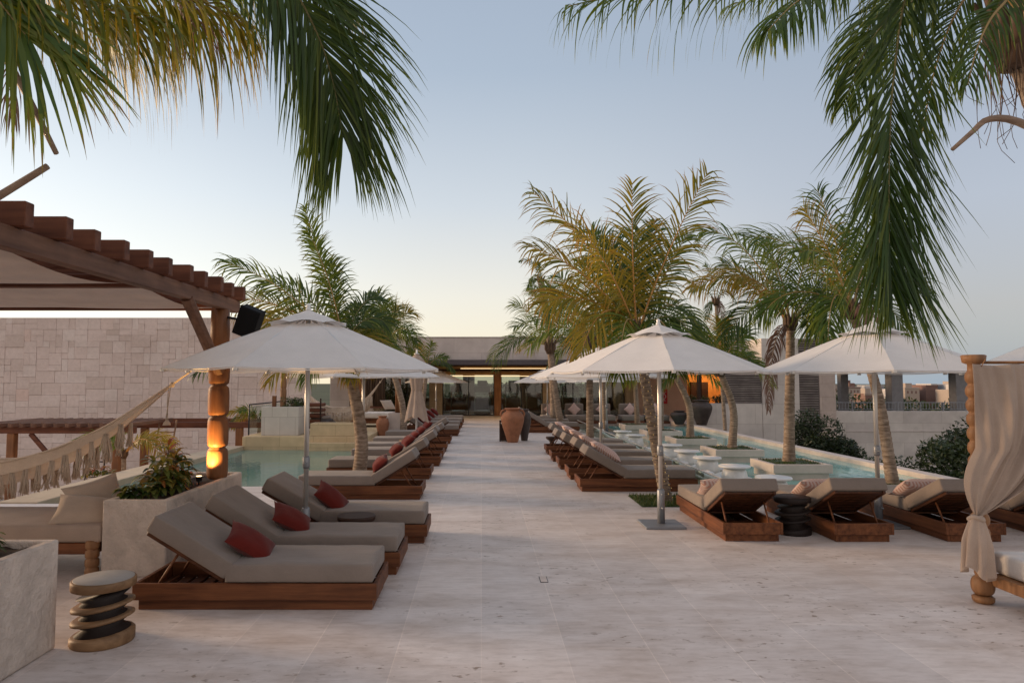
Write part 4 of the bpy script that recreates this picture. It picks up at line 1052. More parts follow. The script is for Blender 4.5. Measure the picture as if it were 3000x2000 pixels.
# speaker hung on the post
root = empty('loudspeaker', (-2.60, 7.62, 2.41)); rt = (Matrix.Rotation(R(22), 3, 'Y') @ Matrix.Rotation(R(12), 3, 'X'))
mb = MB(); mb.box(-.12, .12, -.09, .09, -.165, .165, r=.012, rot=rt, seg=2); mb.build('cabinet', BLACK, root)
mb = MB(); mb.box(-.10, .10, -.012, .0, -.155, .155, r=.004, rot=rt); g = mb.build('grille', BLACK, root); g.location = rt @ Vector((0, -.086, 0))
mb = MB(); mb.tube([(-.28, .07, .06), (-.05, .04, .02)], .014, 8); mb.build('bracket', DARKM, root)
tag(root, 'black loudspeaker tilted down from the pergola post', 'loudspeaker')
# uplight at the post foot
root = empty('uplight', (-3.05, 7.45, .67))
mb = MB(); mb.lathe([(.008, -.04), (.008, 0), (.03, .002), (.034, .05), (.04, .055)], n=16); mb.build('body', DARKM, root)
mb = MB(); mb.lathe([(.030, .056), (.02, .0585)], n=16); mb.build('lens', LAMPW, root)
tag(root, 'small glowing uplight at the foot of the turned post', 'light')
def lamp(kind, loc, e, col=(1, .62, .25), size=.03, rot=None, spot=None, blend=.6):
    ld = bpy.data.lights.new('lamp', kind); ld.energy = e; ld.color = col; ld.shadow_soft_size = size
    if spot: ld.spot_size = R(spot); ld.spot_blend = blend
    o = bpy.data.objects.new('lamp_light', ld); COL.objects.link(o); o.location = loc
    if rot: o.rotation_euler = rot
    return o
def aim(o, tgt): o.rotation_euler = (Vector(tgt) - o.location).to_track_quat('-Z', 'Y').to_euler()
l = lamp('SPOT', (-3.04, 7.43, .75), 95, col=(1, .54, .15), spot=85, size=.02); aim(l, (-2.965, 7.72, 1.18))

# ------------------------------------------------------------------ hammocks
def hammock(name_label, A, B, Z, width, sagpts, fr_len, group=None, wallrope=.2, nT=22, step=1):
    """A, B attachment points; sagpts centre curve"""
    root = empty('hammock', tuple(sagpts[len(sagpts) // 2])); off = Vector(root.location)
    C = catmull(sagpts, 61); k = len(C); rows = []; edges = [[], []]
    for i, c in enumerate(C):
        t = i / (k - 1); w = .02 + width * math.sin(PI * t) ** 1.1
        row = []
        for j in range(17):
            v = -1 + 2 * j / 16
            dz = (v * v) * w * .42 - w * .20; fold = .012 * math.sin(v * 22 + i * .05) * min(1, w * 4)
            row.append(c - off + Vector((0, v * w * .48, dz + fold)))
        rows.append(row); edges[0].append(row[0]); edges[1].append(row[-1])
    mb = MB(); mb.grid(rows); mb.build('bed', ROPEF, root)
    mb = MB()
    for e in edges: mb.tube(e, .012, 6)
    mb.build('edge_cord', ROPEF, root)
    mb = MB(); band = .14 * fr_len / .27
    for e in edges: mb.grid([[p + Vector((0, .012 * math.sin(i * .9), -band * math.sin(PI * i / (k - 1)) ** .6 * q / 4)) for q in range(5)] for i, p in enumerate(e)])
    mb.build('woven_border', ROPEF, root)
    rg = random.Random(5)
    for e in edges:
      mb = MB()
      for i in range(7, k - 7, 2):
            p = e[i]
            p = p + Vector((0, 0, -band * math.sin(PI * i / (k - 1)) ** .6))
            for s in range(13):
                q = p + Vector((rg.uniform(-.022, .022), rg.uniform(-.014, .014), 0)); l = fr_len * rg.uniform(.9, 1.05)
                mb.tube([q, q + Vector((rg.uniform(-.03, .03), 0, -l * .5)), q + Vector((rg.uniform(-.035, .035), rg.uniform(-.015, .015), -l))], [.007, .009, .006], 4)
      mb.build('tassel_fringe', ROPEF, root)
    for P, e in ((A, C[0]), (B, C[-1])):
        mb = MB()
        for s in (-.02, 0, .02): mb.tube([e - off + Vector((0, s, 0)), Vector(P) - off], .006, 5)
        mb.lathe([(.02, -.03), (.03, 0), (.02, .03)], tuple(e - off), 10)
        mb.build('rope', ROPEF, root)
    return tag(root, name_label, 'hammock', group)
hammock('large natural cotton hammock with long tassels hanging from the near pergola', (-8.1, 7.7, 2.1), (-3.0, 7.7, 2.06), 0, .62,
        [(-7.7, 7.7, 1.62), (-6.9, 7.7, 1.05), (-6.2, 7.7, .80), (-5.5, 7.7, .72), (-4.85, 7.7, .84), (-4.2, 7.7, 1.16), (-3.48, 7.7, 1.71)], .27)
mb = MB(); mb.tube([(-3.48, 7.66, 1.68), (-3.5, 7.66, 1.5), (-3.52, 7.66, 1.32)], .006, 5); mb.tube([(-3.50, 7.66, 1.68), (-3.51, 7.66, 1.5), (-3.50, 7.66, 1.32)], .005, 5)
mb.lathe([(.01, 1.32), (.035, 1.29), (.045, 1.26), (.02, 1.262)], (-3.51, 7.66, 0), 10)
tag(mb.build('hanging_cord', ROPEF), 'short knotted cord hanging from the hammock rope', 'cord')
hammock('small fringed hammock on the far platform left of the leaning palm', (-5.6, 21.0, 1.75), (-2.9, 21.0, 2.0), 0, .5,
        [(-5.4, 21.0, 1.45), (-5.1, 21.0, 1.12), (-4.75, 21.0, .90), (-4.3, 21.0, .84), (-3.9, 21.0, .92), (-3.5, 21, 1.2), (-3.1, 21.0, 1.72)], .30)

# ------------------------------------------------------------------ daybeds
root = empty('daybed', (-4.75, 6.7, 0))
mb = MB(); mb.box(-1.28, 1.33, -.48, .48, .30, .455, r=.03, seg=3, smooth=True); mb.build('mattress', CREAMF, root)
mb = MB(); mb.box(-1.28, 1.28, -.48, -.44, .20, .298); mb.box(-1.28, 1.28, .44, .48, .20, .298); mb.box(1.24, 1.28, -.438, .438, .20, .298); mb.box(-1.28, -1.24, -.438, .438, .20, .298); mb.box(-1.24, 1.24, -.438, .438, .27, .292); mb.build('bed_frame', WOODX, root)
for x in (-1.2, 1.24):
    for y in (-.44, .44):
        mb = MB(); turned(mb, 0, .32, 4, .06, .045, (x, y), .4, 8); mb.build('leg', BEADW, root)
tag(root, 'cream daybed on turned legs under the near pergola', 'daybed')
pillow('sand', (-3.75, 6.75, .60), (R(62), R(-10), R(60)), 'upper sand-coloured cushion leaning on the pergola daybed', 'sand cushions on the pergola daybed', (.55, .42, .14))
pillow('sand', (-3.72, 6.48, .54), (R(35), R(8), R(20)), 'lower sand-coloured cushion lying on the pergola daybed', 'sand cushions on the pergola daybed', (.5, .38, .15))
# right foreground four-poster bed
root = empty('canopy_bed', (3.98, 5.52, 0))
mb = MB(); mb.box(.09, 1.6, -2.0, .02, .235, .40, r=.03, seg=3, smooth=True); mb.build('mattress', WHITEF, root)
mb = MB(); mb.box(.02, .06, -2.0, -.05, .15, .235); mb.box(.06, 1.6, -2.0, -.05, .16, .232); mb.box(.06, 1.6, -.05, -.01, .15, .2315); mb.build('bed_frame', BEADW, root)
def bigpost(x, y):
    mb = MB(); prof = [(.055, 0), (.075, .015), (.078, .045), (.05, .065)]
    def ball(zc, r, h):
        for k in range(9):
            a = -PI / 2 + PI * (k + .5) / 9 * 1; prof.append((max(.046, r * math.cos(a) ** .45), zc + h * math.sin(a)))
    ball(.135, .082, .075); prof.append((.055, .225)); prof.append((.055, .25)); ball(.31, .07, .062)
    for i in range(13): ball(.425 + i * .113, .066, .056)
    prof.append((.045, 1.885)); prof.append((.08, 1.90)); prof.append((.088, 1.955)); prof.append((.075, 1.962))
    mb.lathe(prof, (x, y, 0), 28); return mb.build('turned_post', BEADW, root)
bigpost(0, 0); bigpost(1.75, 0)
mb = MB(); mb.tube([(0, 0, 1.90), (1.75, 0, 1.90)], .012, 8); mb.tube([(0, 0, 1.90), (-.03, -.12, 1.86), (-.05, -.2, 1.92)], .004, 4); mb.build('curtain_rail', BEADW, root)
tag(root, 'four-poster bed of turned wooden balls with white mattress at the right edge', 'canopy bed')
# curtain gathered at a knot
root = empty('bed_curtain', (4.02, 5.42, 0))
mb = MB(); rows = []; nA, nV = 90, 46
knot = Vector((-.18, -.05, .69))
for i in range(nA + 1):
    u = i / nA; row = []
    top = Vector((-.155 + .99 * u, -.05, 1.885 - .012 * math.sin(PI * u * 3) ** 2))
    for j in range(nV + 1):
        v = j / nV
        # left edge hangs almost straight then bulges left; right edge sweeps in to the knot
        e = v ** (3.0 - 1.8 * u)
        x = top.x * (1 - e) + knot.x * e + .03 * u * math.sin(PI * v) 
        z = top.z + (knot.z - top.z) * (v ** (1 - .22 * u * (1 - v)))
        bulge = -.10 * math.sin(PI * min(1, max(0, (v - .55) / .45))) * (1 - u) ** .8
        bulge += .06 * math.sin(PI * min(1, max(0, (v - .55) / .45))) * u
        amp = (.022 + .03 * math.sin(PI * v)) * (1 - .5 * v)
        y = top.y + amp * (math.sin(u * 17 + v * 2.6) + .4 * math.sin(u * 41 + v * 4) + .22 * math.sin(u * 83 - v * 7)) - .05 * math.sin(PI * v) + (knot.y - top.y) * v
        zz = z - .035 * u * math.sin(PI * v) - .05 * math.sin(PI * min(1, max(0, (v - .6) / .4))) * math.sin(PI * u)
        row.append(Vector((x + bulge, y, zz)))
    rows.append(row)
mb.grid(rows); up = mb.build('curtain_cloth', CREAMF, root)
up.modifiers.new('s', 'SOLIDIFY').thickness = .004
mb = MB(); rows = []
for i in range(15):
    t = i / 14; z = .715 - .45 * t; row = []
    for j in range(72):
        a = 2 * PI * j / 72; rx = .035 + .062 * min(1, t * 2.2) ** .7 + .012 * t; ry = .03 + .035 * min(1, t * 2)
        f = 1 + (.05 + .20 * t) * math.sin(7 * a + 1.2 * t) + .08 * t * math.sin(13 * a)
        row.append(Vector((knot.x + .0 - .005 * t + rx * f * math.cos(a), knot.y - .01 + ry * f * math.sin(a), z - (.05 * t * (math.cos(a) * .8)) - (.03 * math.sin(3 * a) if i == 14 else 0))))
    rows.append(row)
mb.grid(rows, close=True); mb.build('curtain_tail', CREAMF, root)
mb = MB(); mb.tube([(knot.x + .045 * math.cos(a), knot.y + .042 * math.sin(a), knot.z + .012 * math.sin(2 * a)) for a in [2 * PI * k / 20 for k in range(21)]], .018, 8); mb.build('tie', CREAMF, root)
tag(root, 'beige linen curtain tied in a knot on the bed post', 'curtain')

# ------------------------------------------------------------------ big stone wall (left)
root = empty('stone_wall', (0, 27, 0))
mb = MB(); mb.box(-40, -6.85, .10, .6, -2.8, 4.27, r=.01, col=.3); mb.build('wall_core', PARAPET, root)
mb = MB(); rg = random.Random(11)
cw, ch = .25, .235; nx, nz = 80, 30; occ = [[False] * nx for _ in range(nz)]
for iz in range(nz):
    for ix in range(nx):
        if occ[iz][ix]: continue
        opts = [(2, 2), (2, 1), (2, 2), (1, 1), (2, 2), (3, 2), (1, 2)]; rg.shuffle(opts)
        for w, h in opts + [(1, 1)]:
            if ix + w <= nx and iz + h <= nz and all(not occ[iz + b][ix + a] for a in range(w) for b in range(h)): break
        for a in range(w):
            for b in range(h): occ[iz + b][ix + a] = True
        g = .0025; x0 = -6.85 - (ix + w) * cw + g; x1 = -6.85 - ix * cw - g; z1 = 4.26 - iz * ch - g; z0 = 4.26 - (iz + h) * ch + g
        d = rg.uniform(.0, .022)
        mb.box(x0, x1, -d, .099, z0, z1, r=.006, col=min(1, max(0, rg.gauss(.5, .16))))
mb.build('stone_cladding', BLOCKS, root)
tag(root, 'tall wall of irregular pale pink limestone blocks behind the left pool', 'wall')
# lower pergola structures on the lower terrace
def lowperg(x0, x1, y, z, label, slats=True, posts=()):
    root = empty('lower_pergola', (0, y, 0))
    mb = MB(); mb.box(x0, x1, -.06, .06, z - .16, z, r=.008); mb.build('beam', PERGX, root)
    mb = MB(); mb.box(x0, x1, 2.0, 2.12, z - .16, z, r=.008); mb.build('beam', PERGX, root)
    if slats:
        n = int((x1 - x0) / .28)
        for i in range(min(n, 40)):
            x = x0 + .1 + i * .28; mb = MB(); mb.box(x, x + .09, -.25, 2.3, z + .002, z + .10, r=.006); mb.build('rafter', PERGY, root)
    for px_, br in posts:
        mb = MB(); mb.box(px_ - .09, px_ + .09, -.09, .09, -2.8, z - .162, r=.01); mb.build('post', PERGZ, root)
        if br: mb = MB(); mb.tube([(px_ + .95, 0, z - .95), (px_ + .08 + 1.0 * 0, 0, z - .16)][::-1] if False else [(px_ + .45, 0, z - .17), (px_ + 1.15, 0, z - .95)], .06, 6, smooth=False); mb.build('brace', PERGX, root)
    return tag(root, label, 'pergola')
lowperg(-12.5, -8.55, 17.0, .62, 'lower pergola with slatted roof at the far left below the pool', True, ((-11.6, True), (-9.0, False)))
lowperg(-12.5, -6.2, 19.6, .58, 'lower pergola beam and posts in front of the stone wall', False, ((-9.6, False), (-6.9, False)))
for i, (x, y, l) in enumerate([(-10.6, 18.8, 'dark ladder leaning at the far-left lower pergola'), (-8.75, 18.6, 'wooden ladder leaning on the lower pergola beam above the croton plants')]):
    root = empty('ladder', (x, y, -2.8))
    for s in (0, .45): mb = MB(); mb.tube([(s - .25, -.5, 0), (s, .1, 3.5)], .022, 6); mb.build('rail', DARKW if i == 0 else BEADW, root)
    for k in range(8): mb = MB(); t = .1 + k * .115; mb.tube([(-.25 + .25 * t, -.5 + .6 * t, 3.5 * t), (.2 + .25 * t, -.5 + .6 * t, 3.5 * t)], .016, 6); mb.build('rung', DARKW if i == 0 else BEADW, root)
    tag(root, l, 'ladder')
def treelet(loc, crown, n, ln, label, seed, mat='g'):
    rg = random.Random(seed); fr = []
    for i in range(n):
        a = rg.uniform(0, 2 * PI); fr.append((math.cos(a) * 50, 55, math.cos(a) * 95, rg.uniform(-20, 40), math.sin(a) * ln * .6, rg.choice('gy')))
    return palm(loc, crown, .06, .05, fr, label, ln * .3, ln / 100, 24, .03, group='small palms on the lower terrace', seed=seed, sh=.06, nseg=4)
treelet((-8.0, 15.5, -2.8), (-8.05, 15.5, .1), 8, 1.3, 'small palm below the pool wall, seen under the hammock rope', 41)
treelet((-6.9, 20.5, -2.8), (-6.55, 20.3, .55), 7, 1.0, 'small palm rising just left of the lit post', 42)
bplant((-7.4, 13.2, -.12), [(0, 0, .22), (.15, .05, .2), (-.15, 0, .18), (.3, 0, .14)], 'yellow-leaved plant just outside the left pool wall under the hammock', 130, .62, .14, .06)

# ------------------------------------------------------------------ platform furniture (left, far)
planter(-6.0, -4.98, 18.7, 19.7, 1.05, m_stone('white_tile_stone', (.58, .54, .48), 4, (.42, .5, 'y'), .2, .05), 'white block planter with a pale trunk on the far left platform', .27)
planter(-2.78, -2.36, 20.5, 21.5, .80, POOLBOX, 'tall narrow white planter beside the second left palm')
planter(-4.6, -3.25, 18.45, 18.95, .62, GOLDST, 'low golden stone planter just left of the leaning palm', .27)
shrub((-5.2, 19.15, 1.0), .42, .34, .2, .12, 700, .035, 'small shrub in the white block planter', 201, .35)
root = empty('turned_post', (-5.55, 19.2, 1.0)); mb = MB(); turned(mb, 0, 1.9, 7, .085, .07, (0, 0), .3, 8); mb.build('shaft', BEADW, root)
mb = MB(); mb.box(-.3, -.2, -.05, .05, -.03, .34); mb.build('stub', PERGZ, root)
tag(root, 'pale banded wooden post standing in the white block planter', 'post')
root = empty('glass_fence', (-6.3, 0, .27))
for i in range(4): mb = MB(); mb.box(-.006, .006, 18.6 + i * 1.4, 19.95 + i * 1.4, .04, .80); mb.build('glass_pane', CLEARG, root)
mb = MB(); mb.tube([(0, 18.6, .02), (0, 18.6, .84), (0, 24.2, .84)], .02, 8); mb.build('handrail', DARKM, root)
tag(root, 'glass fence with dark handrail at the left end of the far platform', 'fence')
for x, y, l in ((-3.95, 22.2, 'dark reddish carved post on the platform, left of the leaning palm'), (-2.55, 21.0, 'brown timber post rising from the narrow white planter')):
    root = empty('timber_post', (x, y, .27)); mb = MB()
    if x < -3: turned(mb, 0, 2.6, 8, .11, .085, (0, 0), .3, 8)
    else: mb.lathe([(.09, .3), (.085, 2.4)], n=14)
    mb.build('shaft', PERGZ, root); tag(root, l, 'post')
root = empty('thatch_screen', (-3.72, 24, .27)); mb = MB(); rg = random.Random(3)
for i in range(70):
    x = rg.uniform(-.35, .35); mb.tube([(x, rg.uniform(-.1, .1), .6), (x + rg.uniform(-.03, .03), rg.uniform(-.1, .1), 2.3)], .018, 4)
mb.build('reeds', FIBRE, root); mb = MB(); mb.box(-.4, .4, -.1, .1, 2.28, 2.36); mb.build('rail', PERGX, root); mb = MB(); mb.box(-.4, .4, -.1, .1, .54, .6); mb.build('rail', PERGX, root); tag(root, 'screen of dark hanging reeds on the far left platform', 'screen')
root = empty('daybed', (-3.55, 22.6, .27))
mb = MB(); mb.box(-.85, .85, -.5, .5, .28, .46, r=.03, seg=3, smooth=True); mb.build('mattress', WHITEF, root)
mb = MB(); mb.box(-.87, .87, -.52, .52, .12, .278); mb.build('bed_frame', WOODX, root)
for x in (-.8, .8):
    for y in (-.46, .46): mb = MB(); mb.lathe([(.04, 0), (.04, .12)], (x, y, 0), 10); mb.build('leg', BEADW, root)
tag(root, 'white platform daybed behind the small fringed hammock', 'daybed')
pillow('sand', (-3.05, 22.4, .98), (R(50), R(0), R(50)), 'grey cushion leaning on the platform daybed', 'cushions on the platform daybed', (.5, .4, .14))
root = empty('armchair', (-4.75, 20.3, .27)); mb = MB(); mb.lathe([(.2, .0), (.34, .12), (.38, .3), (.36, .36), (.2, .37)], n=24); mb.build('shell', DARKPOT, root)
mb = MB(); mb.lathe([(.3, .371), (.28, .44), (.05, .46)], n=20); mb.build('cushion', TAUPE, root); tag(root, 'round dark tub seat on the far left platform', 'seat')
root = empty('log_rack', (-5.0, 20.2, .27))
for i in range(5): mb = MB(); mb.box(-.22, .35, -.3, .3, .1 + i * .16, .2 + i * .16, r=.02); mb.build('shelf', PERGX, root)
for x in (-.2, .33): mb = MB(); mb.box(x - .02, x + .02, -.302, -.262, 0, .98); mb.build('upright', DARKW, root)
tag(root, 'stacked timber rack right of the white block planter', 'rack')
for i, (x, y, s) in enumerate([(-4.3, 19.2, 1.0), (-4.15, 19.35, .9)]):
    root = empty('small_sculpture', (x, y, .27)); mb = MB(); mb.lathe([(.06 * s, 0), (.045 * s, .06), (.07 * s, .14), (.04 * s, .2), (.065 * s, .27), (.05 * s, .34), (.02, .36)], n=16); mb.build('body', DARKPOT, root)
    tag(root, ['left of two small dark carved figures on the platform edge', 'right of two small dark carved figures on the platform edge'][i], 'figure', 'dark carved figures')
# terracotta pots
def jar(loc, h, r, mat, label, group=None, ears=False):
    root = empty('clay_jar', loc); mb = MB()
    prof = [(.42 * r, 0), (.48 * r, .02 * h), (.62 * r, .2 * h), (.86 * r, .45 * h), (r, .66 * h), (.97 * r, .76 * h), (.8 * r, .86 * h), (.60 * r, .91 * h), (.57 * r, .94 * h), (.68 * r, .975 * h), (.7 * r, h), (.58 * r, h), (.52 * r, .93 * h), (.5 * r, .8 * h)]
    P = catmull([(a, 0, b) for a, b in prof], 50); mb.lathe([(max(.01, p.x), p.z) for p in P], n=36); mb.build('body', mat, root)
    if ears:
        for s in (-1, 1): mb = MB(); mb.tube(catmull([(s * .62 * r, 0, .93 * h), (s * .86 * r, 0, .93 * h), (s * 1.0 * r, 0, .84 * h), (s * .93 * r, 0, .75 * h)], 12), .03, 8); mb.build('handle', mat, root)
    return tag(root, label, 'jar', group)
jar((.90, 19.75, 0), .97, .335, TERRA, 'large orange clay jar with two handles standing on the walkway', ears=True)
jar((1.27, 20.25, 0), .92, .20, DARKPOT, 'tall dark jar behind the right shoulder of the clay jar')
root = empty('wooden_stand', (.64, 20.1, 0)); mb = MB(); mb.box(-.11, .11, -.15, .15, .55, .6); mb.build('top', DARKW, root)
for x in (-.09, .09):
    for y in (-.13, .13): mb = MB(); mb.box(x - .018, x + .018, y - .018, y + .018, 0, .548); mb.build('leg', DARKW, root)
mb = MB(); mb.box(-.068, .068, -.108, .108, .02, .5); mb.build('panel', DARKW, root)
tag(root, 'dark wooden stand behind the left side of the clay jar', 'stand')
jar((-2.92, 20.3, .0), .72, .19, TERRA, 'orange clay pot at the left side of the narrow white planter')
jar((8.8, 27.4, 0), 1.0, .42, DARKPOT, 'large dark jar at the right end of the sofas, behind the third pool palm', 'big dark jars by the pool end')
jar((8.05, 27.9, 0), .55, .35, DARKPOT, 'squat dark jar left of the tall dark jar by the pool end', 'big dark jars by the pool end')
# end-of-pool sofas
for i, x in enumerate([2.95, 3.95, 5.1, 6.25, 7.3]):
    root = empty('rattan_sofa', (x, 29.0, 0)); w = .45
    mb = MB(); mb.box(-w, w, -.8, .25, .12, .34, r=.05, seg=3, smooth=True); mb.build('seat_cushion', TAUPE, root)
    mb = MB(); mb.box(-w + .06, w - .06, .12, .3, .34, .80, r=.06, seg=3, smooth=True); mb.build('back_cushion', PINKF if False else TAUPE, root)
    mb = MB(); mb.box(-w - .02, w + .02, -.78, .33, 0, .118, r=.01); mb.build('base', PERGX, root)
    tag(root, ['leftmost low sofa facing the pool in front of the glass front', 'second low sofa from the left facing the pool', 'middle low sofa facing the pool', 'fourth low sofa from the left facing the pool', 'rightmost low sofa facing the pool, by the dark jars'][i], 'sofa', 'low sofas facing the pool')
    pillow('pink', (x + random.uniform(-.05, .05), 28.98, .56), (R(75), R(45), 0), ['pink cushion on the leftmost low sofa', 'pink cushion on the second low sofa', 'pink cushion on the middle low sofa', 'pink cushion on the fourth low sofa', 'pink cushion on the rightmost low sofa'][i], 'pink cushions on the sofas', (.42, .42, .14))

# ------------------------------------------------------------------ hotel building at the end
root = empty('hotel_building', (0, 30, 0))
mb = MB(); mb.box(-7.6, 11.45, 0, .35, 2.68, 3.65, r=.01); mb.build('parapet', PARAPET, root)
mb = MB(); mb.box(-7.6, 11.45, -.12, .10, 2.46, 2.678, r=.01); mb.build('fascia', m_plain('dark_fascia', (.10, .085, .09), .7), root)
mb = MB(); mb.box(-7.6, 11.4, .352, 12, 2.72, 2.95); mb.build('roof_slab', PARAPET, root)
mb = MB(); mb.box(-7.6, 11.4, .352, 5, 2.66, 2.718, r=.003); mb.build('soffit', CEIL, root)
for i, (y, z) in enumerate([(.6, 2.50), (2.0, 2.44), (3.2, 2.36), (4.1, 2.24), (4.55, 2.14)]):
    mb = MB(); mb.box(-5.0, 7.6, y, y + .09, z, z + .10); b = mb.build('ceiling_beam', DARKW if i % 2 else CEIL, root)
for y, z, x0, x1 in ((.5, 2.615, -5, 7.6), (3.0, 2.34, -1, 7.6), (4.72, 1.99, -1.9, .6), (4.72, 1.99, 1.0, 3.0), (4.72, 1.99, 3.9, 7.2), (4.72, 1.99, -5, -2.7)):
    mb = MB(); mb.box(x0, x1, y, y + .05, z, z + .03, r=.001); mb.build('led_strip', STRIP, root)
mb = MB(); mb.box(-5.2, 7.8, 4.78, 5.0, 2.06, 2.658, r=.003); mb.build('lintel', CEIL, root)
for x0, x1, mt in ((-2.62, -1.97, TAN), (3.12, 3.85, TAN), (7.3, 7.8, TAN), (-5.4, -4.9, TAN), (.66, 1.0, WOODZ)):
    mb = MB(); mb.box(x0, x1, 4.5, 5.05, 0, 2.66); mb.build('pier', mt, root)
for x0, x1 in ((-4.9, -2.62), (-1.97, .66), (1.0, 3.12), (3.85, 5.5), (5.5, 7.3)):
    mb = MB(); mb.box(x0 + .04, x1 - .04, 4.9, 4.92, .06, 2.05, r=.002); mb.build('glass_pane', GLASSD, root)
    mb = MB()
    for x in (x0 + .02, (x0 + x1) / 2, x1 - .02): mb.box(x - .02, x + .02, 4.87, 4.95, .02, 2.058)
    mb.box(x0, x1, 4.868, 4.952, .0, .05); mb.build('window_frame', DARKM, root)
mb = MB(); mb.box(-5.2, 7.8, 5, 11, -.2, -.002); mb.build('room_floor', INNER, root)
mb = MB(); mb.box(-5.2, 7.8, 10.9, 11, 0, .75); mb.box(-5.2, -3.4, 10.9, 11, .75, 2.7); mb.box(-1.1, -.4, 10.88, 11, .75, 2.7); mb.box(2.3, 3.9, 10.9, 11, .75, 2.7); mb.box(6.2, 7.8, 10.9, 11, .75, 2.7)
mb.box(-5.3, -5.2, 5.05, 11, 0, 2.7); mb.box(7.8, 7.9, 5.05, 11, 0, 2.7); mb.build('interior_wall', INNER, root)
mb = MB(); mb.box(-7.6, -5.42, 4.4, 4.6, 0, 2.655); mb.build('wing_wall', WALLST, root)
mb = MB(); mb.box(-6.6, -5.9, 4.3, 4.395, 0, 2.1); mb.build('door', DARKW, root)
mb = MB(); mb.box(-7.62, 11.47, -.03, .38, 3.652, 3.70, r=.006); mb.build('coping_cap', WALLST, root)
# right wing
mb = MB(); mb.box(7.8, 10.35, 4.4, 4.6, 0, 2.66); mb.build('wing_wall', PINKW, root)
mb = MB(); mb.box(10.35, 13.4, 6.4, 6.6, 0, 2.66); mb.box(13.4, 13.6, 2.0, 6.6, 0, 2.66); mb.build('amber_lit_room', ORANGEW, root)
for x in (11.0, 12.1, 12.7): mb = MB(); mb.box(x, x + .12, 4.5, 4.6, 0, 2.66); mb.build('door_post', DARKW, root)
mb = MB(); mb.box(11.1, 12.0, 6.2, 6.38, .0, 1.7); mb.build('bar_shelf', DARKW, root)
tag(root, 'low pavilion with pale parapet, lit ceiling and glass front ending the walkway', 'building')
lamp('POINT', (11.9, 35.2, 2.2), 90, col=(1, .5, .16), size=.3); lamp('POINT', (1.5, 37.5, 2.2), 50, col=(1, .66, .35), size=.5)
lamp('AREA', (1.4, 32.6, 2.30), 1, col=(1, .62, .25)).data.energy = 14
root = empty('wall_sign', (9.22, 34.36, 0)); mb = MB(); mb.box(-.12, .12, 0, .03, .62, 1.35, r=.004); mb.build('panel', SIGNR, root)
mb = MB(); mb.tube(catmull([(.05, -.012, 1.22), (-.05, -.012, 1.12), (.04, -.012, .98), (-.05, -.012, .84), (.02, -.012, .74)], 20), .012, 6); mb.build('symbol', WHITEM, root)
tag(root, 'tall red panel with a pale curved symbol on the pink wall', 'sign')
# gym machines
for i, (x, y, l) in enumerate([(-1.15, 35.6, 'leftmost treadmill behind the glass, beside the tan pier'), (.05, 35.7, 'second treadmill behind the glass left of the middle post'), (1.65, 35.8, 'treadmill behind the glass just above the clay jar'),
                               (2.75, 36.0, 'dark exercise machine behind the glass left of the right tan pier'), (4.6, 35.8, 'treadmill behind the glass right of the right tan pier'), (6.2, 35.9, 'rightmost treadmill behind the glass')]):
    root = empty('treadmill', (x, y, 0)); mb = MB(); mb.box(-.42, .42, -.6, 1.0, .05, .22, r=.03, seg=2); mb.build('deck', DARKM, root)
    for s in (-.4, .4): mb = MB(); mb.tube([(s, -.45, .2), (s * .98, -.35, 1.28)], .035, 8); mb.build('upright', SILVER, root)
    mb = MB(); mb.box(-.42, .42, -.48, -.28, 1.18, 1.5, r=.05, seg=2); mb.box(-.25, .25, -.44, -.36, 1.5, 1.78, r=.03, seg=2); mb.build('console', DARKM, root)
    mb = MB(); mb.tube([(-.36, -.2, 1.1), (.36, -.2, 1.1)], .02, 6); mb.build('handlebar', DARKM, root)
    tag(root, l, 'treadmill', 'exercise machines behind the glass')
for i, x in enumerate([-4.6, -3.9, -3.2]):
    shrub((x, 33.6, 0), .5, .4, .9, .8, 900, .05, ['leftmost dark plant against the far-left glass front', 'middle dark plant against the far-left glass front', 'dark plant left of the tan pier by the glass front'][i], 300 + i, .15)
# greenery behind the glass room
mb = MB(); leafclump(mb, (1.5, 46, .1), 9, 1.5, 1.7, 5000, .16, 77, .15); tag(mb.build('trees_beyond', LEAFB), 'trees seen through the glass room', 'trees', kind='stuff')

# ------------------------------------------------------------------ right stone volumes
root = empty('stone_block', (0, 28, 0))
mb = MB(); mb.box(11.5, 13.02, 0, 3.2, -3, 3.5, r=.01); mb.build('wall', WALLST, root)
mb = MB(); mb.box(13.02, 13.84, .05, 3.2, -3, 3.49, r=.01); mb.build('louvre_backing', DARKW, root)
for i in range(58):
    z = -2.2 + i * .098; mb2 = MB()
    mb2.box(13.03, 13.83, 0, .048, z, z + .07, r=.006); mb2.build('louvre', LOUVRE, root)
mb = MB(); mb.box(13.84, 14.5, 0, 3.2, -3, 3.5, r=.01); mb.build('end_wall', PINKW if False else m_stone('rose_limestone', (.50, .41, .36), 3, (.9, .55, 'y'), .2, .1), root)
tag(root, 'tall pale stone block with a vertical grey louvre strip behind the pool', 'building')
root = empty('screen_wall', (0, 28, 0))
mb = MB(); mb.box(8.6, 11.495, .02, .3, -3, .84, r=.01); mb.build('wall', WALLST, root)
mb = MB(); mb.box(9.9, 11.49, .1, .25, .845, 2.15, r=.005); mb.build('louvre_backing', DARKW, root)
for i in range(14):
    z = .86 + i * .092; mb = MB(); mb.box(9.9, 11.49, .055, .098, z, z + .068, r=.006); mb.build('louvre', LOUVRE, root)
mb = MB(); mb.box(8.9, 9.0, .05, .28, .842, 2.0); mb.build('post', DARKW, root)
tag(root, 'low pale wall carrying a horizontal louvre panel beyond the pool end', 'wall')
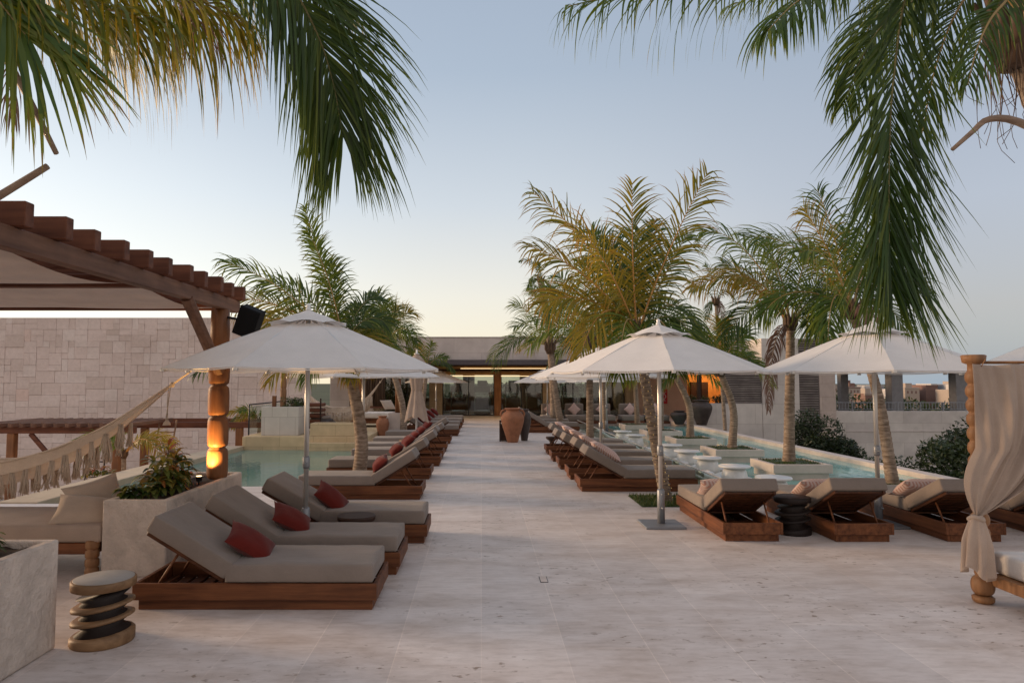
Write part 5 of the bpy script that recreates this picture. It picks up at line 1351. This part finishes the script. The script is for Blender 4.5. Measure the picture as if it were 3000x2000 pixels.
for i, x in enumerate([9.3, 9.9, 8.75]):
    shrub((x, 28.6, .75), .3, .25, .2, .2, 260, .05, ['small lit plant on the low wall, left of the louvre', 'small dark plant on the low wall beside the louvre', 'small plant at the left end of the low wall'][i], 320 + i, [.5, .3, .35][i])
root = empty('garage_wall', (0, 28.6, 0))
mb = MB(); mb.box(14.5, 42, 0, .3, -3.4, .50, r=.01); mb.build('wall', WALLST, root)
mb = MB(); mb.box(14.5, 42, -.02, -.001, -.35, -.30, r=.002); mb.build('joint_band', PARAPET, root)
mb = MB()
mb.box(14.5, 42, .1, .13, .84, .87); mb.build('rail', GREYM, root); mb = MB(); mb.box(14.5, 42, .1, .13, .56, .58); mb.build('rail', GREYM, root)
for i in range(14):
    mb = MB(); x = 14.6 + i * .95; mb.box(x - .02, x + .02, .08, .15, .45, .87); mb.build('rail_post', GREYM, root)
mb = MB()
for i in range(110): x = 14.6 + i * .13; mb.box(x, x + .018, .105, .125, .58, .84, r=.001)
mb.build('balusters', GREYM, root)
tag(root, 'long grey retaining wall topped by a metal railing on the right', 'wall')
root = empty('car_port', (0, 30.5, 0))
for x, w in ((17.0, .35), (18.15, .5), (21.0, .5), (25.5, .5)):
    mb = MB(); mb.box(x, x + w, -w / 2 + (2.0 if w < .4 else 0), w / 2 + (2.0 if w < .4 else 0), -3, 2.35); mb.build('column', CONC, root)
mb = MB(); mb.box(16.4, 28, -.6, 3, 2.352, 2.55); mb.build('roof', CONC, root)
tag(root, 'open concrete shelter with square columns behind the railing', 'shelter')
mb = MB(); rg = random.Random(9)
for i in range(9): leafclump(mb, (15 + i * 3.4, 40 + rg.uniform(-2, 2), -1.0 + rg.uniform(-.25, .25)), 3.2, 2, 1.9, 2200, .16, 500 + i, .18)
tag(mb.build('woodland', LEAFB), 'dark belt of trees behind the railing', 'trees', kind='stuff')
mb = MB()
for i in range(46): leafclump(mb, (-20 + i * 9 + rg.uniform(-3, 3), 120 + rg.uniform(-18, 18), -6.8), 8, 6, 3.2, 420, .6, 600 + i, .2)
tag(mb.build('distant_woodland', LEAFB), 'distant belt of low trees towards the town', 'trees', kind='stuff')
# town
rg = random.Random(23)
for i in range(40):
    y = rg.uniform(170, 260); px_ = 2415 + i * 13 + rg.uniform(-6, 6); x = (px_ - 1410) / 2000 * y
    w = rg.uniform(1.8, 4.2); d = rg.uniform(5, 9); h = 8.3 + rg.uniform(-1.4, 1.3) + (y - 170) * .006; mi = rg.choice([0, 0, 1, 1, 2, 3])
    root = empty('town_building', (x, y, -9)); mb = MB(); mb.box(-w / 2, w / 2, 0, d, 0, h, r=.05); mb.build('wall', CITYW[mi], root)
    mb = MB()
    if rg.random() < .6: mb.box(-w * .3, w * .15, 1, d * .6, h, h + rg.uniform(.6, 1.4), r=.03)
    mb.box(-w / 2 - .1, w / 2 + .1, -.1, .4, h - .35, h - .1, r=.02); mb.build('roof', CITYW[rg.choice([0, 1, 2])], root)
    mb = MB()
    for fl in range(3):
        for k in range(3): mb.box(-w * .36 + k * w * .28, -w * .36 + k * w * .28 + w * .10, -.06, -.01, h - 1.6 - fl * 2.6, h - .9 - fl * 2.6, r=.01)
    mb.build('windows', CITYW[2], root)
    tag(root, 'small flat-roofed house in the hazy town on the right horizon', 'building', 'houses of the distant town')
# thin masts
root = empty('tower_crane', (93, 215, -9)); mb = MB(); mb.tube([(0, 0, 0), (0, 0, 14.5)], .12, 4); mb.build('mast', DARKM, root); mb = MB(); mb.tube([(-.8, 0, 14), (3.4, 0, 14)], .08, 4); mb.build('jib', DARKM, root); tag(root, 'thin mast standing above the distant town', 'mast')

# ------------------------------------------------------------------ light, sky, camera
SUN_AZ = R(-74)      # measured from +Y towards +X ; negative = left
SUN_EL = R(10)
w = bpy.data.worlds.new('World'); scene.world = w; w.use_nodes = True; nt = w.node_tree; nt.nodes.clear()
out = nt.nodes.new('ShaderNodeOutputWorld'); bg = nt.nodes.new('ShaderNodeBackground'); bg.inputs['Strength'].default_value = 1.0
sky = nt.nodes.new('ShaderNodeTexSky'); sky.sky_type = 'NISHITA'; sky.sun_disc = False; sky.sun_elevation = SUN_EL; sky.sun_rotation = SUN_AZ
sky.altitude = 20; sky.air_density = 1.0; sky.dust_density = 2.2; sky.ozone_density = 2.0
bgs = nt.nodes.new('ShaderNodeBackground'); bgs.inputs['Strength'].default_value = .05; nt.links.new(sky.outputs[0], bgs.inputs[0])
# hazy dusk gradient: warm and bright to the left (after-glow), cooler to the right, blue-grey overhead
tc = N(nt, 'ShaderNodeTexCoord'); sp = N(nt, 'ShaderNodeSeparateXYZ'); L(nt, tc.outputs['Generated'], sp.inputs[0])
el = sp.outputs['Z']
SKL = [(0, (1.15, 1.05, .82)), (.04, (1.12, 1.05, .9)), (.12, (1.0, .99, .92)), (.25, (.78, .82, .84)), (.42, (.49, .55, .62)), (.62, (.36, .42, .52)), (1, (.54, .55, .61))]
SKC = [(0, (.98, .84, .60)), (.05, (.93, .83, .66)), (.12, (.86, .80, .70)), (.25, (.63, .66, .69)), (.42, (.42, .485, .57)), (.62, (.34, .40, .50)), (1, (.54, .55, .61))]
SKR = [(0, (.36, .44, .53)), (.03, (.40, .43, .47)), (.09, (.46, .44, .45)), (.22, (.46, .48, .54)), (.42, (.36, .41, .49)), (.62, (.34, .39, .49)), (1, (.54, .55, .61))]
cl_, cc_, cr_ = ramp(nt, el, SKL), ramp(nt, el, SKC), ramp(nt, el, SKR)
az = sp.outputs['X']
def mr(a, b):
    m_ = N(nt, 'ShaderNodeMapRange', interpolation_type='SMOOTHSTEP'); L(nt, az, m_.inputs[0]); m_.inputs[1].default_value = a; m_.inputs[2].default_value = b; return m_.outputs[0]
g1 = mixc(nt, mr(-.62, .0), cl_, cc_); g2 = mixc(nt, mr(.0, .6), g1, cr_)
mb_ = N(nt, 'ShaderNodeMapRange', interpolation_type='SMOOTHSTEP'); L(nt, sp.outputs['Y'], mb_.inputs[0]); mb_.inputs[1].default_value = .45; mb_.inputs[2].default_value = -.35
back = ramp(nt, el, [(0, (.98, .80, .68)), (.28, (.86, .74, .66)), (.6, (.62, .60, .64)), (1, (.54, .55, .61))])
g3 = mixc(nt, mb_.outputs[0], g2, back)
L(nt, g3, bg.inputs[0])
ads = N(nt, 'ShaderNodeAddShader'); L(nt, bg.outputs[0], ads.inputs[0]); L(nt, bgs.outputs[0], ads.inputs[1]); L(nt, ads.outputs[0], out.inputs[0])
bg.inputs['Strength'].default_value = .92
sd = bpy.data.lights.new('sun', 'SUN'); sd.energy = 3.3; sd.angle = R(15); sd.color = (1, .68, .42)
so = bpy.data.objects.new('sun_light', sd); COL.objects.link(so)
dirv = Vector((math.sin(SUN_AZ) * math.cos(SUN_EL), math.cos(SUN_AZ) * math.cos(SUN_EL), math.sin(SUN_EL)))
so.rotation_euler = (dirv).to_track_quat('Z', 'Y').to_euler()
cam = bpy.data.cameras.new('camera'); co = bpy.data.objects.new('camera', cam); COL.objects.link(co)
cam.sensor_width = 36; cam.lens = 24.0; cam.shift_x = .03; cam.clip_end = 5000; cam.clip_start = .05
co.location = (0, 0, 1.75); co.rotation_euler = (R(90) + math.atan(.058), 0, 0)
scene.camera = co
scene.view_settings.view_transform = 'Standard'; scene.view_settings.look = 'None'; scene.view_settings.exposure = 0
